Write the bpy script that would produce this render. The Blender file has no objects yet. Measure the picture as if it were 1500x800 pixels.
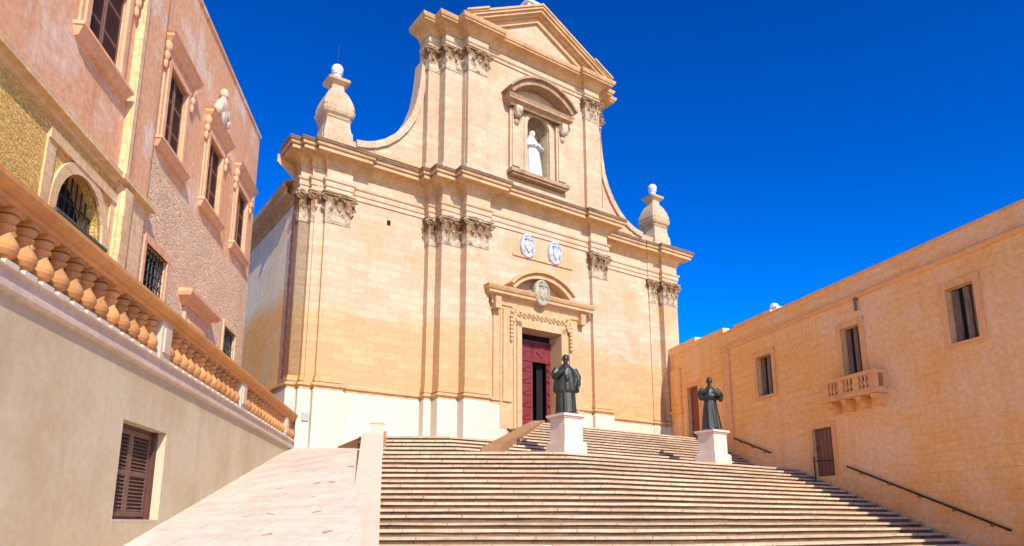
import bpy, bmesh, math, random
from mathutils import Vector, Matrix, noise
R = math.radians
rnd = random.Random(7)
scene = bpy.context.scene
COL = scene.collection

# ------------------------------------------------------------------ camera, sky, sun, exposure
# world origin is the photographer's eye; the square he stands on is at z = -1.65
cam = bpy.data.cameras.new('camera')
cam.sensor_width = 36.0
cam.lens = 24.84
cam.shift_y = 0.0933
cam.clip_start = 0.1
cam.clip_end = 2000
camo = bpy.data.objects.new('camera', cam)
COL.objects.link(camo)
camo.rotation_euler = (R(102.3), 0, 0)
scene.camera = camo

SUN_YAW, SUN_EL = 25.0, 37.0           # light travels towards yaw -20 deg (from behind right)
trav = Vector((-math.sin(R(SUN_YAW)) * math.cos(R(SUN_EL)), math.cos(R(SUN_YAW)) * math.cos(R(SUN_EL)), -math.sin(R(SUN_EL))))
sl = bpy.data.lights.new('sun', 'SUN')
sl.energy = 2.7
sl.angle = R(0.5)
sl.color = (1.0, 0.92, 0.75)
so = bpy.data.objects.new('sun', sl)
COL.objects.link(so)
so.rotation_euler = (-trav).to_track_quat('Z', 'Y').to_euler()
so.location = (20, -30, 40)

world = bpy.data.worlds.new('World')
scene.world = world
world.use_nodes = True
wn, wl = world.node_tree.nodes, world.node_tree.links
wn.clear()
sky = wn.new('ShaderNodeTexSky')
sky.sky_type = 'NISHITA'
sky.sun_disc = False
sky.sun_elevation = R(SUN_EL)
sky.sun_rotation = R(180 - SUN_YAW)
sky.air_density = 1.0
sky.dust_density = 0.6
sky.ozone_density = 4.0
gm = wn.new('ShaderNodeGamma')           # deepens the blue away from the sun, as a polarised sky does
gm.inputs['Gamma'].default_value = 1.5
hs = wn.new('ShaderNodeHueSaturation')
hs.inputs['Saturation'].default_value = 1.4
hs.inputs['Hue'].default_value = 0.514
hs.inputs['Value'].default_value = 0.34
bg = wn.new('ShaderNodeBackground')
bg.inputs['Strength'].default_value = 0.15
wo = wn.new('ShaderNodeOutputWorld')
wl.new(sky.outputs[0], gm.inputs['Color'])
wl.new(gm.outputs[0], hs.inputs['Color'])
wl.new(hs.outputs[0], bg.inputs['Color'])
wl.new(bg.outputs[0], wo.inputs['Surface'])

vs = scene.view_settings
vs.view_transform = 'Standard'
vs.look = 'None'
vs.gamma = 1.0
vs.use_curve_mapping = False
vs.exposure = 1.1

# ------------------------------------------------------------------ materials
def base_mat(name, rough=0.85):
    m = bpy.data.materials.new(name)
    m.use_nodes = True
    nt = m.node_tree
    b = nt.nodes['Principled BSDF']
    b.inputs['Roughness'].default_value = rough
    if 'Specular IOR Level' in b.inputs:
        b.inputs['Specular IOR Level'].default_value = 0.25
    return m, nt, b

def node(nt, t, **kw):
    n = nt.nodes.new(t)
    for k, v in kw.items():
        setattr(n, k, v)
    return n

def mix(nt, fac, a, b, mode='MIX'):
    n = nt.nodes.new('ShaderNodeMix')
    n.data_type = 'RGBA'
    n.blend_type = mode
    def put(sock, v):
        if isinstance(v, (tuple, list)):
            sock.default_value = (*v[:3], 1.0)
        elif isinstance(v, (int, float)):
            sock.default_value = v
        else:
            nt.links.new(v, sock)
    put(n.inputs['Factor'], fac)
    put(n.inputs['A'], a)
    put(n.inputs['B'], b)
    return n.outputs['Result']

def mrange(nt, v, a, b, c=0.0, d=1.0):
    n = nt.nodes.new('ShaderNodeMapRange')
    n.inputs[1].default_value = a
    n.inputs[2].default_value = b
    n.inputs[3].default_value = c
    n.inputs[4].default_value = d
    nt.links.new(v, n.inputs[0])
    return n.outputs[0]

def math_(nt, op, a, b=None):
    n = nt.nodes.new('ShaderNodeMath')
    n.operation = op
    for i, v in enumerate((a, b)):
        if v is None:
            continue
        if isinstance(v, (int, float)):
            n.inputs[i].default_value = v
        else:
            nt.links.new(v, n.inputs[i])
    return n.outputs[0]

def noise_(nt, vec, scale, detail=5, rough=0.6, stretch=None):
    if stretch:
        mp = nt.nodes.new('ShaderNodeMapping')
        mp.inputs['Scale'].default_value = stretch
        nt.links.new(vec, mp.inputs['Vector'])
        vec = mp.outputs[0]
    n = nt.nodes.new('ShaderNodeTexNoise')
    n.inputs['Scale'].default_value = scale
    n.inputs['Detail'].default_value = detail
    n.inputs['Roughness'].default_value = rough
    nt.links.new(vec, n.inputs['Vector'])
    return n.outputs['Fac']

def stone(name, c1, c2, bw=0.9, bh=0.32, mortar=None, msize=0.010, stain=None, stain_amt=0.5, bump=0.25, warp=0.0,
          bands=None, stain_scale=0.5, lo=0.42, hi=0.7, mottling=0.22, flat=False, streak=0.35, streak_col=None, rough=0.88, nbump=1.0, rand=0.0):
    """courses of stone blocks; bands = [(z_low, z_high, colour, soft)] are coloured washes of lime, damp and painted shade, with ragged edges"""
    m, nt, b = base_mat(name, rough)
    tc = node(nt, 'ShaderNodeTexCoord')
    co = tc.outputs['Object']
    sep = node(nt, 'ShaderNodeSeparateXYZ')
    nt.links.new(co, sep.inputs[0])
    if flat:
        u, v = sep.outputs[0], sep.outputs[1]
    else:
        u, v = math_(nt, 'ADD', sep.outputs[0], sep.outputs[1]), sep.outputs[2]
    if warp:
        wnz = noise_(nt, co, 1.6, 3)
        u = math_(nt, 'ADD', u, math_(nt, 'MULTIPLY', wnz, warp))
        v = math_(nt, 'ADD', v, math_(nt, 'MULTIPLY', noise_(nt, co, 2.3, 3), warp))
    cmb = node(nt, 'ShaderNodeCombineXYZ')
    nt.links.new(u, cmb.inputs[0])
    nt.links.new(v, cmb.inputs[1])
    br = node(nt, 'ShaderNodeTexBrick')
    br.offset = 0.5
    br.inputs['Scale'].default_value = 1.0
    br.inputs['Brick Width'].default_value = bw
    br.inputs['Row Height'].default_value = bh
    br.inputs['Mortar Size'].default_value = msize
    br.inputs['Mortar Smooth'].default_value = 0.3
    br.inputs['Bias'].default_value = 0.0
    br.inputs['Color1'].default_value = (*c1, 1)
    br.inputs['Color2'].default_value = (*c2, 1)
    br.inputs['Mortar'].default_value = (*(mortar or tuple(x * 0.72 for x in c1)), 1)
    nt.links.new(cmb.outputs[0], br.inputs['Vector'])
    col = br.outputs['Color']
    if bands:
        nz = noise_(nt, co, 0.55, 4)
        nz2 = noise_(nt, co, 3.0, 3)
        zz = math_(nt, 'ADD', sep.outputs[2], math_(nt, 'MULTIPLY', math_(nt, 'SUBTRACT', nz, 0.5), 1.3))
        zz = math_(nt, 'ADD', zz, math_(nt, 'MULTIPLY', math_(nt, 'SUBTRACT', nz2, 0.5), 0.35))
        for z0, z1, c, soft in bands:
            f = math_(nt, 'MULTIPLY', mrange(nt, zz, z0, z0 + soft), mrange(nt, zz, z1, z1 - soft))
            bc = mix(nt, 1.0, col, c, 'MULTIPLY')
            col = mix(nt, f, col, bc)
    if stain:
        f = mrange(nt, noise_(nt, co, stain_scale, 6, 0.65), lo, hi)
        f = math_(nt, 'MULTIPLY', f, stain_amt)
        col = mix(nt, f, col, stain)
    if streak:
        st = mrange(nt, noise_(nt, co, 1.0, 4, 0.6, (2.2, 2.2, 0.16)), 0.52, 0.75)
        col = mix(nt, math_(nt, 'MULTIPLY', st, streak), col, streak_col or tuple(x * 0.55 for x in c1))
    mt = mrange(nt, noise_(nt, co, 7.0, 6, 0.7), 0.25, 0.75, 1.0 - mottling, 1.0 + mottling * 0.6)
    mulc = node(nt, 'ShaderNodeCombineColor')
    for i in range(3):
        nt.links.new(mt, mulc.inputs[i])
    col = mix(nt, 1.0, col, mulc.outputs[0], 'MULTIPLY')
    if rand:                                            # every baluster or step was cut from its own block
        oi = node(nt, 'ShaderNodeObjectInfo')
        rv = mrange(nt, oi.outputs['Random'], 0.0, 1.0, 1.0 - rand, 1.0 + rand * 0.6)
        rc = node(nt, 'ShaderNodeCombineColor')
        for i in range(3):
            nt.links.new(rv, rc.inputs[i])
        col = mix(nt, 1.0, col, rc.outputs[0], 'MULTIPLY')
    nt.links.new(col, b.inputs['Base Color'])
    hgt = math_(nt, 'ADD', math_(nt, 'MULTIPLY', br.outputs['Fac'], -0.6), math_(nt, 'MULTIPLY', noise_(nt, co, 14.0, 6, 0.7), 0.5 * nbump))
    hgt = math_(nt, 'ADD', hgt, math_(nt, 'MULTIPLY', noise_(nt, co, 2.0, 3), 0.5 * nbump))
    bp = node(nt, 'ShaderNodeBump')
    bp.inputs['Strength'].default_value = bump
    bp.inputs['Distance'].default_value = 0.03
    nt.links.new(hgt, bp.inputs['Height'])
    nt.links.new(bp.outputs[0], b.inputs['Normal'])
    return m

def rubble(name, c1, c2, c3, scale=3.2, mortar=(0.5, 0.4, 0.28), bump=0.8):
    m, nt, b = base_mat(name, 0.92)
    tc = node(nt, 'ShaderNodeTexCoord')
    co = tc.outputs['Object']
    mp = node(nt, 'ShaderNodeMapping')
    mp.inputs['Scale'].default_value = (0.8, 0.8, 1.5)
    nt.links.new(co, mp.inputs['Vector'])
    dn = node(nt, 'ShaderNodeTexNoise')
    dn.inputs['Scale'].default_value = 3.0
    nt.links.new(co, dn.inputs['Vector'])
    vm = node(nt, 'ShaderNodeVectorMath', operation='MULTIPLY_ADD')
    nt.links.new(dn.outputs['Color'], vm.inputs[0])
    vm.inputs[1].default_value = (0.25, 0.25, 0.25)
    nt.links.new(mp.outputs[0], vm.inputs[2])
    vo = node(nt, 'ShaderNodeTexVoronoi')
    vo.inputs['Scale'].default_value = scale
    nt.links.new(vm.outputs[0], vo.inputs['Vector'])
    ve = node(nt, 'ShaderNodeTexVoronoi', feature='DISTANCE_TO_EDGE')
    ve.inputs['Scale'].default_value = scale
    nt.links.new(vm.outputs[0], ve.inputs['Vector'])
    sc = node(nt, 'ShaderNodeSeparateColor')
    nt.links.new(vo.outputs['Color'], sc.inputs[0])
    col = mix(nt, sc.outputs[0], c1, c2)
    col = mix(nt, math_(nt, 'MULTIPLY', sc.outputs[1], 0.6), col, c3)
    edge = mrange(nt, ve.outputs['Distance'], 0.0, 0.09, 1.0, 0.0)
    col = mix(nt, edge, col, mortar)
    st = mrange(nt, noise_(nt, co, 0.8, 6, 0.7), 0.45, 0.75)
    col = mix(nt, math_(nt, 'MULTIPLY', st, 0.5), col, tuple(x * 0.6 for x in c1))
    mt = mrange(nt, noise_(nt, co, 16.0, 5, 0.7), 0.3, 0.7, 0.72, 1.15)
    mulc = node(nt, 'ShaderNodeCombineColor')
    for i in range(3):
        nt.links.new(mt, mulc.inputs[i])
    col = mix(nt, 1.0, col, mulc.outputs[0], 'MULTIPLY')
    nt.links.new(col, b.inputs['Base Color'])
    h = math_(nt, 'ADD', math_(nt, 'MULTIPLY', edge, -0.8), math_(nt, 'MULTIPLY', noise_(nt, co, 12, 6, 0.7), 0.9))
    bp = node(nt, 'ShaderNodeBump')
    bp.inputs['Strength'].default_value = bump
    bp.inputs['Distance'].default_value = 0.05
    nt.links.new(h, bp.inputs['Height'])
    nt.links.new(bp.outputs[0], b.inputs['Normal'])
    return m

def simple(name, c, c2=None, rough=0.6, metal=0.0, scale=6.0, bump=0.15, stretch=None, spec=0.3):
    m, nt, b = base_mat(name, rough)
    b.inputs['Metallic'].default_value = metal
    if 'Specular IOR Level' in b.inputs:
        b.inputs['Specular IOR Level'].default_value = spec
    tc = node(nt, 'ShaderNodeTexCoord')
    co = tc.outputs['Object']
    f = mrange(nt, noise_(nt, co, scale, 6, 0.65, stretch), 0.35, 0.68)
    col = mix(nt, f, c, c2 or tuple(x * 0.7 for x in c))
    nt.links.new(col, b.inputs['Base Color'])
    bp = node(nt, 'ShaderNodeBump')
    bp.inputs['Strength'].default_value = bump
    bp.inputs['Distance'].default_value = 0.02
    nt.links.new(noise_(nt, co, scale * 4, 5), bp.inputs['Height'])
    nt.links.new(bp.outputs[0], b.inputs['Normal'])
    return m

OR = (1.0, 0.80, 0.52)
M = {}
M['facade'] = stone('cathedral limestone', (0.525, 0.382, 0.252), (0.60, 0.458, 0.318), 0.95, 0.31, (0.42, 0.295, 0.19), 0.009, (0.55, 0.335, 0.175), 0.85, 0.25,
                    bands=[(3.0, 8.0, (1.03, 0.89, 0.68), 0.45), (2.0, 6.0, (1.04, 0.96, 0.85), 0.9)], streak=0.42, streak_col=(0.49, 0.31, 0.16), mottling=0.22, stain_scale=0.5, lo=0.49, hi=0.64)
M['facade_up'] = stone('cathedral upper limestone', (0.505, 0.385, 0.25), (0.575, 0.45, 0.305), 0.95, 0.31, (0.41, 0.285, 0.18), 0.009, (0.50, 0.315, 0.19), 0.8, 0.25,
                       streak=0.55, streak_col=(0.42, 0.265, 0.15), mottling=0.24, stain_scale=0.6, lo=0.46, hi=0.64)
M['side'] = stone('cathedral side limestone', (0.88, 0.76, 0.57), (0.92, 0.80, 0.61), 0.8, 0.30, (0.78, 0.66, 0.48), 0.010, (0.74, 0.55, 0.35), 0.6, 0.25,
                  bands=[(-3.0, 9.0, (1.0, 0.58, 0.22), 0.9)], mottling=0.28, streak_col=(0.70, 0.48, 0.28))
M['plinth'] = stone('limewashed plinth', (0.60, 0.535, 0.44), (0.62, 0.555, 0.46), 1.2, 0.6, (0.55, 0.48, 0.38), 0.005, (0.54, 0.43, 0.30), 0.4, 0.06, streak=0.25, streak_col=(0.50, 0.38, 0.24), mottling=0.08)
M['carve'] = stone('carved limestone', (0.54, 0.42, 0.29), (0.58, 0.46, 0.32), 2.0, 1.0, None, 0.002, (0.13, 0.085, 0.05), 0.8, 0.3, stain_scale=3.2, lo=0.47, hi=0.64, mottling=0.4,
                   bands=[(11.62, 12.55, (0.58, 0.44, 0.31), 0.25), (19.70, 20.6, (0.58, 0.44, 0.31), 0.25)])  # dark blotches and upper bands paint the shade among the carved leaves
M['mould'] = stone('cornice limestone', (0.60, 0.38, 0.19), (0.64, 0.41, 0.215), 1.4, 3.0, (0.40, 0.25, 0.13), 0.008, (0.38, 0.225, 0.115), 0.6, 0.22, stain_scale=1.3, mottling=0.28, streak=0.4)  # deeper orange puts the warm bounce of the shaded soffits into the colour
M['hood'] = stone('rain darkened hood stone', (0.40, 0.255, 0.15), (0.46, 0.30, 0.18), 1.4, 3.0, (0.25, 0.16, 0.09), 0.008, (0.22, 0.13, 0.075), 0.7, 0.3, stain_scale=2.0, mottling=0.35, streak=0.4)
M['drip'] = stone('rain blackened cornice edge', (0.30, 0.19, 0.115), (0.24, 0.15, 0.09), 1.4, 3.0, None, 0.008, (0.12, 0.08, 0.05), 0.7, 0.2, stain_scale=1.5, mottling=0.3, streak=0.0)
M['portal'] = stone('portal limestone', (0.54, 0.37, 0.195), (0.58, 0.40, 0.22), 1.2, 0.5, None, 0.004, (0.50, 0.28, 0.12), 0.6, 0.2, mottling=0.25, stain_scale=1.2)
M['coping_brown'] = stone('brown weathered coping', (0.36, 0.19, 0.09), (0.42, 0.23, 0.11), 1.0, 0.6, None, 0.008, (0.24, 0.13, 0.07), 0.5, 0.4, mottling=0.3)
M['terrace'] = stone('beige rendered wall', (0.60, 0.485, 0.32), (0.605, 0.49, 0.325), 30, 30, None, 0.0, (0.53, 0.40, 0.24), 0.9, 0.2, stain_scale=0.45, lo=0.44, hi=0.60, streak=0.6, streak_col=(0.45, 0.34, 0.215), mottling=0.14, nbump=0.9,
                     bands=[(-4.0, 0.1, (0.92, 0.80, 0.64), 0.8), (2.2, 3.0, (0.90, 0.84, 0.76), 0.3)])
M['terrace_top'] = stone('terrace moulding stone', (0.62, 0.47, 0.36), (0.65, 0.50, 0.38), 1.6, 2.0, None, 0.006, (0.50, 0.33, 0.22), 0.45, 0.2)
M['rail'] = stone('orange stone handrail', (0.62, 0.275, 0.085), (0.66, 0.30, 0.10), 1.5, 2.0, None, 0.008, (0.45, 0.19, 0.06), 0.5, 0.25, mottling=0.2)
M['baluster'] = stone('turned baluster stone', (0.58, 0.275, 0.105), (0.62, 0.30, 0.12), 5, 5, None, 0.0, (0.38, 0.16, 0.06), 0.55, 0.2, stain_scale=2.0, rand=0.28)
M['pink'] = stone('pink plaster', (0.76, 0.40, 0.215), (0.765, 0.405, 0.22), 40, 40, None, 0.0, (0.80, 0.60, 0.46), 0.85, 0.45, stain_scale=0.6, lo=0.49, hi=0.60, streak=0.65, streak_col=(0.62, 0.25, 0.12), mottling=0.32)
M['pinkstone'] = rubble('pink rough stone courses', (0.80, 0.54, 0.34), (0.74, 0.45, 0.26), (0.84, 0.62, 0.42), 4.6, (0.70, 0.45, 0.28), 0.55)
M['ochre'] = rubble('ochre rubble masonry', (0.92, 0.56, 0.15), (0.93, 0.63, 0.22), (0.68, 0.36, 0.08), 10.0, (0.74, 0.46, 0.16), 0.7)
M['pale'] = stone('pale yellow quoin stone', (0.80, 0.56, 0.33), (0.76, 0.51, 0.28), 0.9, 0.42, (0.58, 0.38, 0.18), 0.012, (0.68, 0.40, 0.17), 0.65, 0.35, mottling=0.3)
M['pinktrim'] = stone('pink stone trim', (0.72, 0.365, 0.20), (0.76, 0.41, 0.235), 2.0, 1.2, None, 0.004, (0.74, 0.45, 0.29), 0.5, 0.2, mottling=0.25, stain_scale=1.2)
M['right'] = stone('orange limestone wall', (0.95, 0.50, 0.155), (0.95, 0.55, 0.20), 0.75, 0.29, (0.84, 0.40, 0.12), 0.010, (0.95, 0.61, 0.34), 0.85, 0.4, stain_scale=0.25, lo=0.44, hi=0.60, streak=0.45, mottling=0.24, streak_col=(0.80, 0.34, 0.08),
                   bands=[(-4.0, 1.6, (0.90, 0.82, 0.78), 1.2)])
M['righttrim'] = stone('orange limestone trim', (0.86, 0.45, 0.18), (0.88, 0.48, 0.21), 1.4, 1.0, None, 0.004, (0.74, 0.36, 0.14), 0.4, 0.2)
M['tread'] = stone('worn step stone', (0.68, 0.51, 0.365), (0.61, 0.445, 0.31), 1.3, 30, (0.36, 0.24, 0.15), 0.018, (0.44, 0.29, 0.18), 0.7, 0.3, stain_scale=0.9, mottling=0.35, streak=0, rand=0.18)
M['riser'] = stone('dark shaded step riser', (0.19, 0.115, 0.066), (0.14, 0.084, 0.05), 1.3, 30, (0.05, 0.03, 0.02), 0.010, (0.27, 0.165, 0.10), 0.7, 0.3, stain_scale=0.45, lo=0.46, hi=0.62, mottling=0.35, streak=0, rand=0.18)  # dark brown stone, deepened in colour to strengthen the nosing shadow lines
M['paving'] = stone('pale cream paving', (0.66, 0.57, 0.46), (0.62, 0.53, 0.425), 1.1, 0.55, (0.50, 0.415, 0.33), 0.010, (0.48, 0.37, 0.28), 0.6, 0.3, flat=True, streak=0, mottling=0.22, stain_scale=0.8)
M['kerb'] = stone('sunlit pale stone', (0.66, 0.58, 0.48), (0.64, 0.56, 0.46), 1.4, 5, None, 0.006, (0.58, 0.48, 0.38), 0.3, 0.1, flat=True, streak=0, mottling=0.1)
M['parapet'] = stone('smooth pink parapet stone', (0.60, 0.455, 0.35), (0.61, 0.465, 0.36), 1.4, 1.4, None, 0.005, (0.62, 0.50, 0.37), 0.5, 0.12, streak=0, mottling=0.14)
M['square'] = stone('square paving', (0.72, 0.57, 0.42), (0.68, 0.53, 0.39), 0.8, 0.5, (0.38, 0.29, 0.21), 0.012, (0.45, 0.34, 0.25), 0.5, 0.25, flat=True, streak=0)
M['marble'] = simple('white marble pedestal', (0.70, 0.61, 0.54), (0.62, 0.49, 0.42), 0.5, 0, 2.5, 0.05)
M['whitemarble'] = simple('white marble', (0.70, 0.69, 0.68), (0.52, 0.52, 0.53), 0.5, 0, 4.0, 0.1)
M['greymarble'] = simple('veined grey marble', (0.56, 0.57, 0.60), (0.30, 0.31, 0.33), 0.5, 0, 7.0, 0.2)
M['greystone'] = simple('grey green carved stone', (0.42, 0.40, 0.30), (0.28, 0.26, 0.20), 0.8, 0, 5.0, 0.3)
M['bronze'] = simple('dark bronze', (0.026, 0.025, 0.021), (0.050, 0.055, 0.045), 0.42, 0.4, 7.0, 0.25, (1, 1, 0.3), 0.5)
M['maroon'] = simple('maroon door paint', (0.155, 0.021, 0.026), (0.21, 0.038, 0.040), 0.45, 0, 4.0, 0.1)
M['cellar_frame'] = simple('dark red brown frame', (0.085, 0.026, 0.022), (0.12, 0.05, 0.035), 0.6, 0, 5.0, 0.1)
M['dark'] = simple('dark interior', (0.012, 0.010, 0.010), None, 0.9)
M['shutter'] = simple('dark brown shutter', (0.115, 0.05, 0.035), (0.085, 0.038, 0.028), 0.6, 0, 5.0, 0.2)
M['shutter_frame'] = simple('faded brown joinery', (0.26, 0.12, 0.085), (0.20, 0.09, 0.065), 0.6, 0, 5.0, 0.2)
M['louvre'] = simple('sun faded louvre wood', (0.20, 0.105, 0.07), (0.13, 0.065, 0.045), 0.6, 0, 6.0, 0.2)
M['oldwood'] = simple('weathered grey brown wood', (0.16, 0.095, 0.065), (0.30, 0.22, 0.16), 0.75, 0, 4.0, 0.3, (6, 6, 0.5))
M['doorwood'] = simple('plain brown door wood', (0.20, 0.085, 0.06), (0.24, 0.11, 0.08), 0.6, 0, 3.0, 0.2, (8, 8, 0.5))
M['redwood'] = simple('red brown door wood', (0.22, 0.06, 0.04), (0.30, 0.10, 0.06), 0.55, 0, 4.0, 0.2, (8, 8, 0.5))
M['iron'] = simple('dark wrought iron', (0.03, 0.03, 0.032), (0.05, 0.055, 0.055), 0.55, 0.6, 8.0, 0.1)
M['greeniron'] = simple('grey green painted iron', (0.10, 0.12, 0.11), (0.06, 0.07, 0.07), 0.55, 0.3, 8.0, 0.1)
M['brownsteel'] = simple('brown painted steel', (0.07, 0.035, 0.022), (0.04, 0.022, 0.016), 0.5, 0.3, 6.0, 0.1)
M['redpipe'] = simple('dark red banner cloth', (0.10, 0.010, 0.016), (0.05, 0.02, 0.035), 0.7, 0, 6.0, 0.2)
M['greybox'] = simple('grey metal box', (0.42, 0.41, 0.40), (0.36, 0.35, 0.34), 0.5, 0.2)

# ------------------------------------------------------------------ mesh helper
class MB:
    def __init__(s):
        s.v, s.f, s.m = [], [], []
        s.mi = 0
    def add(s, vs, fs):
        o = len(s.v)
        s.v.extend([tuple(p) for p in vs])
        for f in fs:
            s.f.append([i + o for i in f])
            s.m.append(s.mi)
        return s
    def box(s, x0, x1, y0, y1, z0, z1):
        return s.add([(x0, y0, z0), (x1, y0, z0), (x1, y1, z0), (x0, y1, z0), (x0, y0, z1), (x1, y0, z1), (x1, y1, z1), (x0, y1, z1)],
                     [(0, 3, 2, 1), (4, 5, 6, 7), (0, 1, 5, 4), (1, 2, 6, 5), (2, 3, 7, 6), (3, 0, 4, 7)])
    def pbox(s, u0, u1, p0, p1, z0, z1):               # p = distance in front of the wall's reference plane
        return s.box(u0, u1, -p1, -p0, z0, z1)
    def prism(s, pts, a, b):                            # pts: list of 3D base points, extruded from offset vector a to b
        n = len(pts)
        A = [tuple(Vector(p) + Vector(a)) for p in pts]
        B = [tuple(Vector(p) + Vector(b)) for p in pts]
        fs = [list(range(n))[::-1], list(range(n, 2 * n))]
        for i in range(n):
            j = (i + 1) % n
            fs.append((i, j, n + j, n + i))
        return s.add(A + B, fs)
    def plan(s, poly, z0, z1):
        return s.prism([(x, y, 0) for x, y in poly], (0, 0, z0), (0, 0, z1))
    def elev(s, poly, p0, p1):                          # polygon in (u, z), from p0 to p1
        return s.prism([(u, 0, z) for u, z in poly], (0, -p0, 0), (0, -p1, 0))
    def lathe(s, prof, c=(0, 0, 0), n=12, sq=None):
        """prof [(r, z)]; sq: list of (x,y) unit outline used instead of a circle"""
        out = sq or [(math.cos(2 * math.pi * i / n), math.sin(2 * math.pi * i / n)) for i in range(n)]
        n = len(out)
        vs, fs = [], []
        for r, z in prof:
            vs += [(c[0] + x * r, c[1] + y * r, c[2] + z) for x, y in out]
        for k in range(len(prof) - 1):
            for i in range(n):
                j = (i + 1) % n
                fs.append((k * n + i, k * n + j, (k + 1) * n + j, (k + 1) * n + i))
        fs.append(list(range(n))[::-1])
        fs.append([(len(prof) - 1) * n + i for i in range(n)])
        return s.add(vs, fs)
    def tube(s, pts, rad, n=8):
        pts = [Vector(p) for p in pts]
        if isinstance(rad, (int, float)):
            rad = [rad] * len(pts)
        vs, fs = [], []
        for k, p in enumerate(pts):
            d = (pts[min(k + 1, len(pts) - 1)] - pts[max(k - 1, 0)]).normalized()
            a = Vector((0, 0, 1)) if abs(d.z) < 0.9 else Vector((1, 0, 0))
            x = d.cross(a).normalized()
            y = d.cross(x)
            for i in range(n):
                t = 2 * math.pi * i / n
                vs.append(p + (x * math.cos(t) + y * math.sin(t)) * rad[k])
        for k in range(len(pts) - 1):
            for i in range(n):
                j = (i + 1) % n
                fs.append((k * n + i, k * n + j, (k + 1) * n + j, (k + 1) * n + i))
        fs.append(list(range(n))[::-1])
        fs.append([(len(pts) - 1) * n + i for i in range(n)])
        return s.add(vs, fs)
    def ball(s, c, r, n=10, m=7):
        if isinstance(r, (int, float)):
            r = (r, r, r)
        vs, fs = [], []
        for k in range(m + 1):
            ph = math.pi * (0.02 + 0.96 * k / m)
            for i in range(n):
                t = 2 * math.pi * i / n
                vs.append((c[0] + r[0] * math.sin(ph) * math.cos(t), c[1] + r[1] * math.sin(ph) * math.sin(t), c[2] - r[2] * math.cos(ph)))
        for k in range(m):
            for i in range(n):
                j = (i + 1) % n
                fs.append((k * n + i, k * n + j, (k + 1) * n + j, (k + 1) * n + i))
        fs.append(list(range(n))[::-1])
        fs.append([m * n + i for i in range(n)])
        return s.add(vs, fs)
    def sweep(s, line, prof, close_top=True):
        """line [(u, p)] facade plan polyline, prof [(e, z)] offsets outwards; mitred"""
        n = len(line)
        def off(e):
            out = []
            for i in range(n):
                ns = []
                for a, b in ((i - 1, i), (i, i + 1)):
                    if a < 0 or b >= n:
                        continue
                    d = (line[b][0] - line[a][0], line[b][1] - line[a][1])
                    l = math.hypot(*d)
                    ns.append((-d[1] / l, d[0] / l))
                if len(ns) == 1:
                    q = ns[0]
                else:
                    k = 1 + ns[0][0] * ns[1][0] + ns[0][1] * ns[1][1]
                    q = ((ns[0][0] + ns[1][0]) / k, (ns[0][1] + ns[1][1]) / k)
                out.append((line[i][0] + q[0] * e, line[i][1] + q[1] * e))
            return out
        vs, fs = [], []
        for e, z in prof:
            vs += [(u, -p, z) for u, p in off(e)]
        for k in range(len(prof) - 1):
            for i in range(n - 1):
                fs.append((k * n + i, k * n + i + 1, (k + 1) * n + i + 1, (k + 1) * n + i))
        return s.add(vs, fs)
    def holed(s, x0, x1, z0, z1, holes, p=0.0, depth=0.3):
        """front wall face at p with rectangular openings and their reveals"""
        xs = sorted({x0, x1, *[h[0] for h in holes], *[h[1] for h in holes]})
        zs = sorted({z0, z1, *[h[2] for h in holes], *[h[3] for h in holes]})
        xs = [x for x in xs if x0 <= x <= x1]
        zs = [z for z in zs if z0 <= z <= z1]
        idx = {}
        vs, fs = [], []
        def vid(x, z):
            if (x, z) not in idx:
                idx[(x, z)] = len(vs)
                vs.append((x, -p, z))
            return idx[(x, z)]
        for a, b in zip(xs, xs[1:]):
            for c, d in zip(zs, zs[1:]):
                mx, mz = (a + b) / 2, (c + d) / 2
                if any(h[0] < mx < h[1] and h[2] < mz < h[3] for h in holes):
                    continue
                fs.append((vid(a, c), vid(b, c), vid(b, d), vid(a, d)))
        s.add(vs, fs)
        for h in holes:
            a, b, c, d = h[:4]
            y0, y1 = -p, -p + (h[4] if len(h) > 4 else depth)
            s.add([(a, y0, c), (b, y0, c), (b, y0, d), (a, y0, d), (a, y1, c), (b, y1, c), (b, y1, d), (a, y1, d)],
                  [(0, 4, 5, 1), (1, 5, 6, 2), (2, 6, 7, 3), (3, 7, 4, 0)])
        return s
    def build(s, name, mats, parent=None, smooth=False):
        me = bpy.data.meshes.new(name)
        me.from_pydata(s.v, [], s.f)
        mats = mats if isinstance(mats, (list, tuple)) else [mats]
        for mm in mats:
            me.materials.append(M[mm] if isinstance(mm, str) else mm)
        me.polygons.foreach_set('material_index', s.m)
        if smooth:
            me.polygons.foreach_set('use_smooth', [True] * len(me.polygons))
        bm = bmesh.new()
        bm.from_mesh(me)
        bmesh.ops.recalc_face_normals(bm, faces=bm.faces)
        bm.to_mesh(me)
        bm.free()
        o = bpy.data.objects.new(name, me)
        COL.objects.link(o)
        if parent:
            o.parent = parent
        return o

def tag(o, label=None, cat=None, group=None, kind=None):
    if label: o['label'] = label
    if cat: o['category'] = cat
    if group: o['group'] = group
    if kind: o['kind'] = kind
    return o

def empty(name, loc=(0, 0, 0), rz=0.0):
    o = bpy.data.objects.new(name, None)
    o.empty_display_size = 0.5
    COL.objects.link(o)
    o.location = loc
    o.rotation_euler = (0, 0, R(rz))
    return o

def arc(cx, cz, r, a0, a1, n):
    return [(cx + r * math.cos(R(a0 + (a1 - a0) * i / n)), cz + r * math.sin(R(a0 + (a1 - a0) * i / n))) for i in range(n + 1)]

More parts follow.
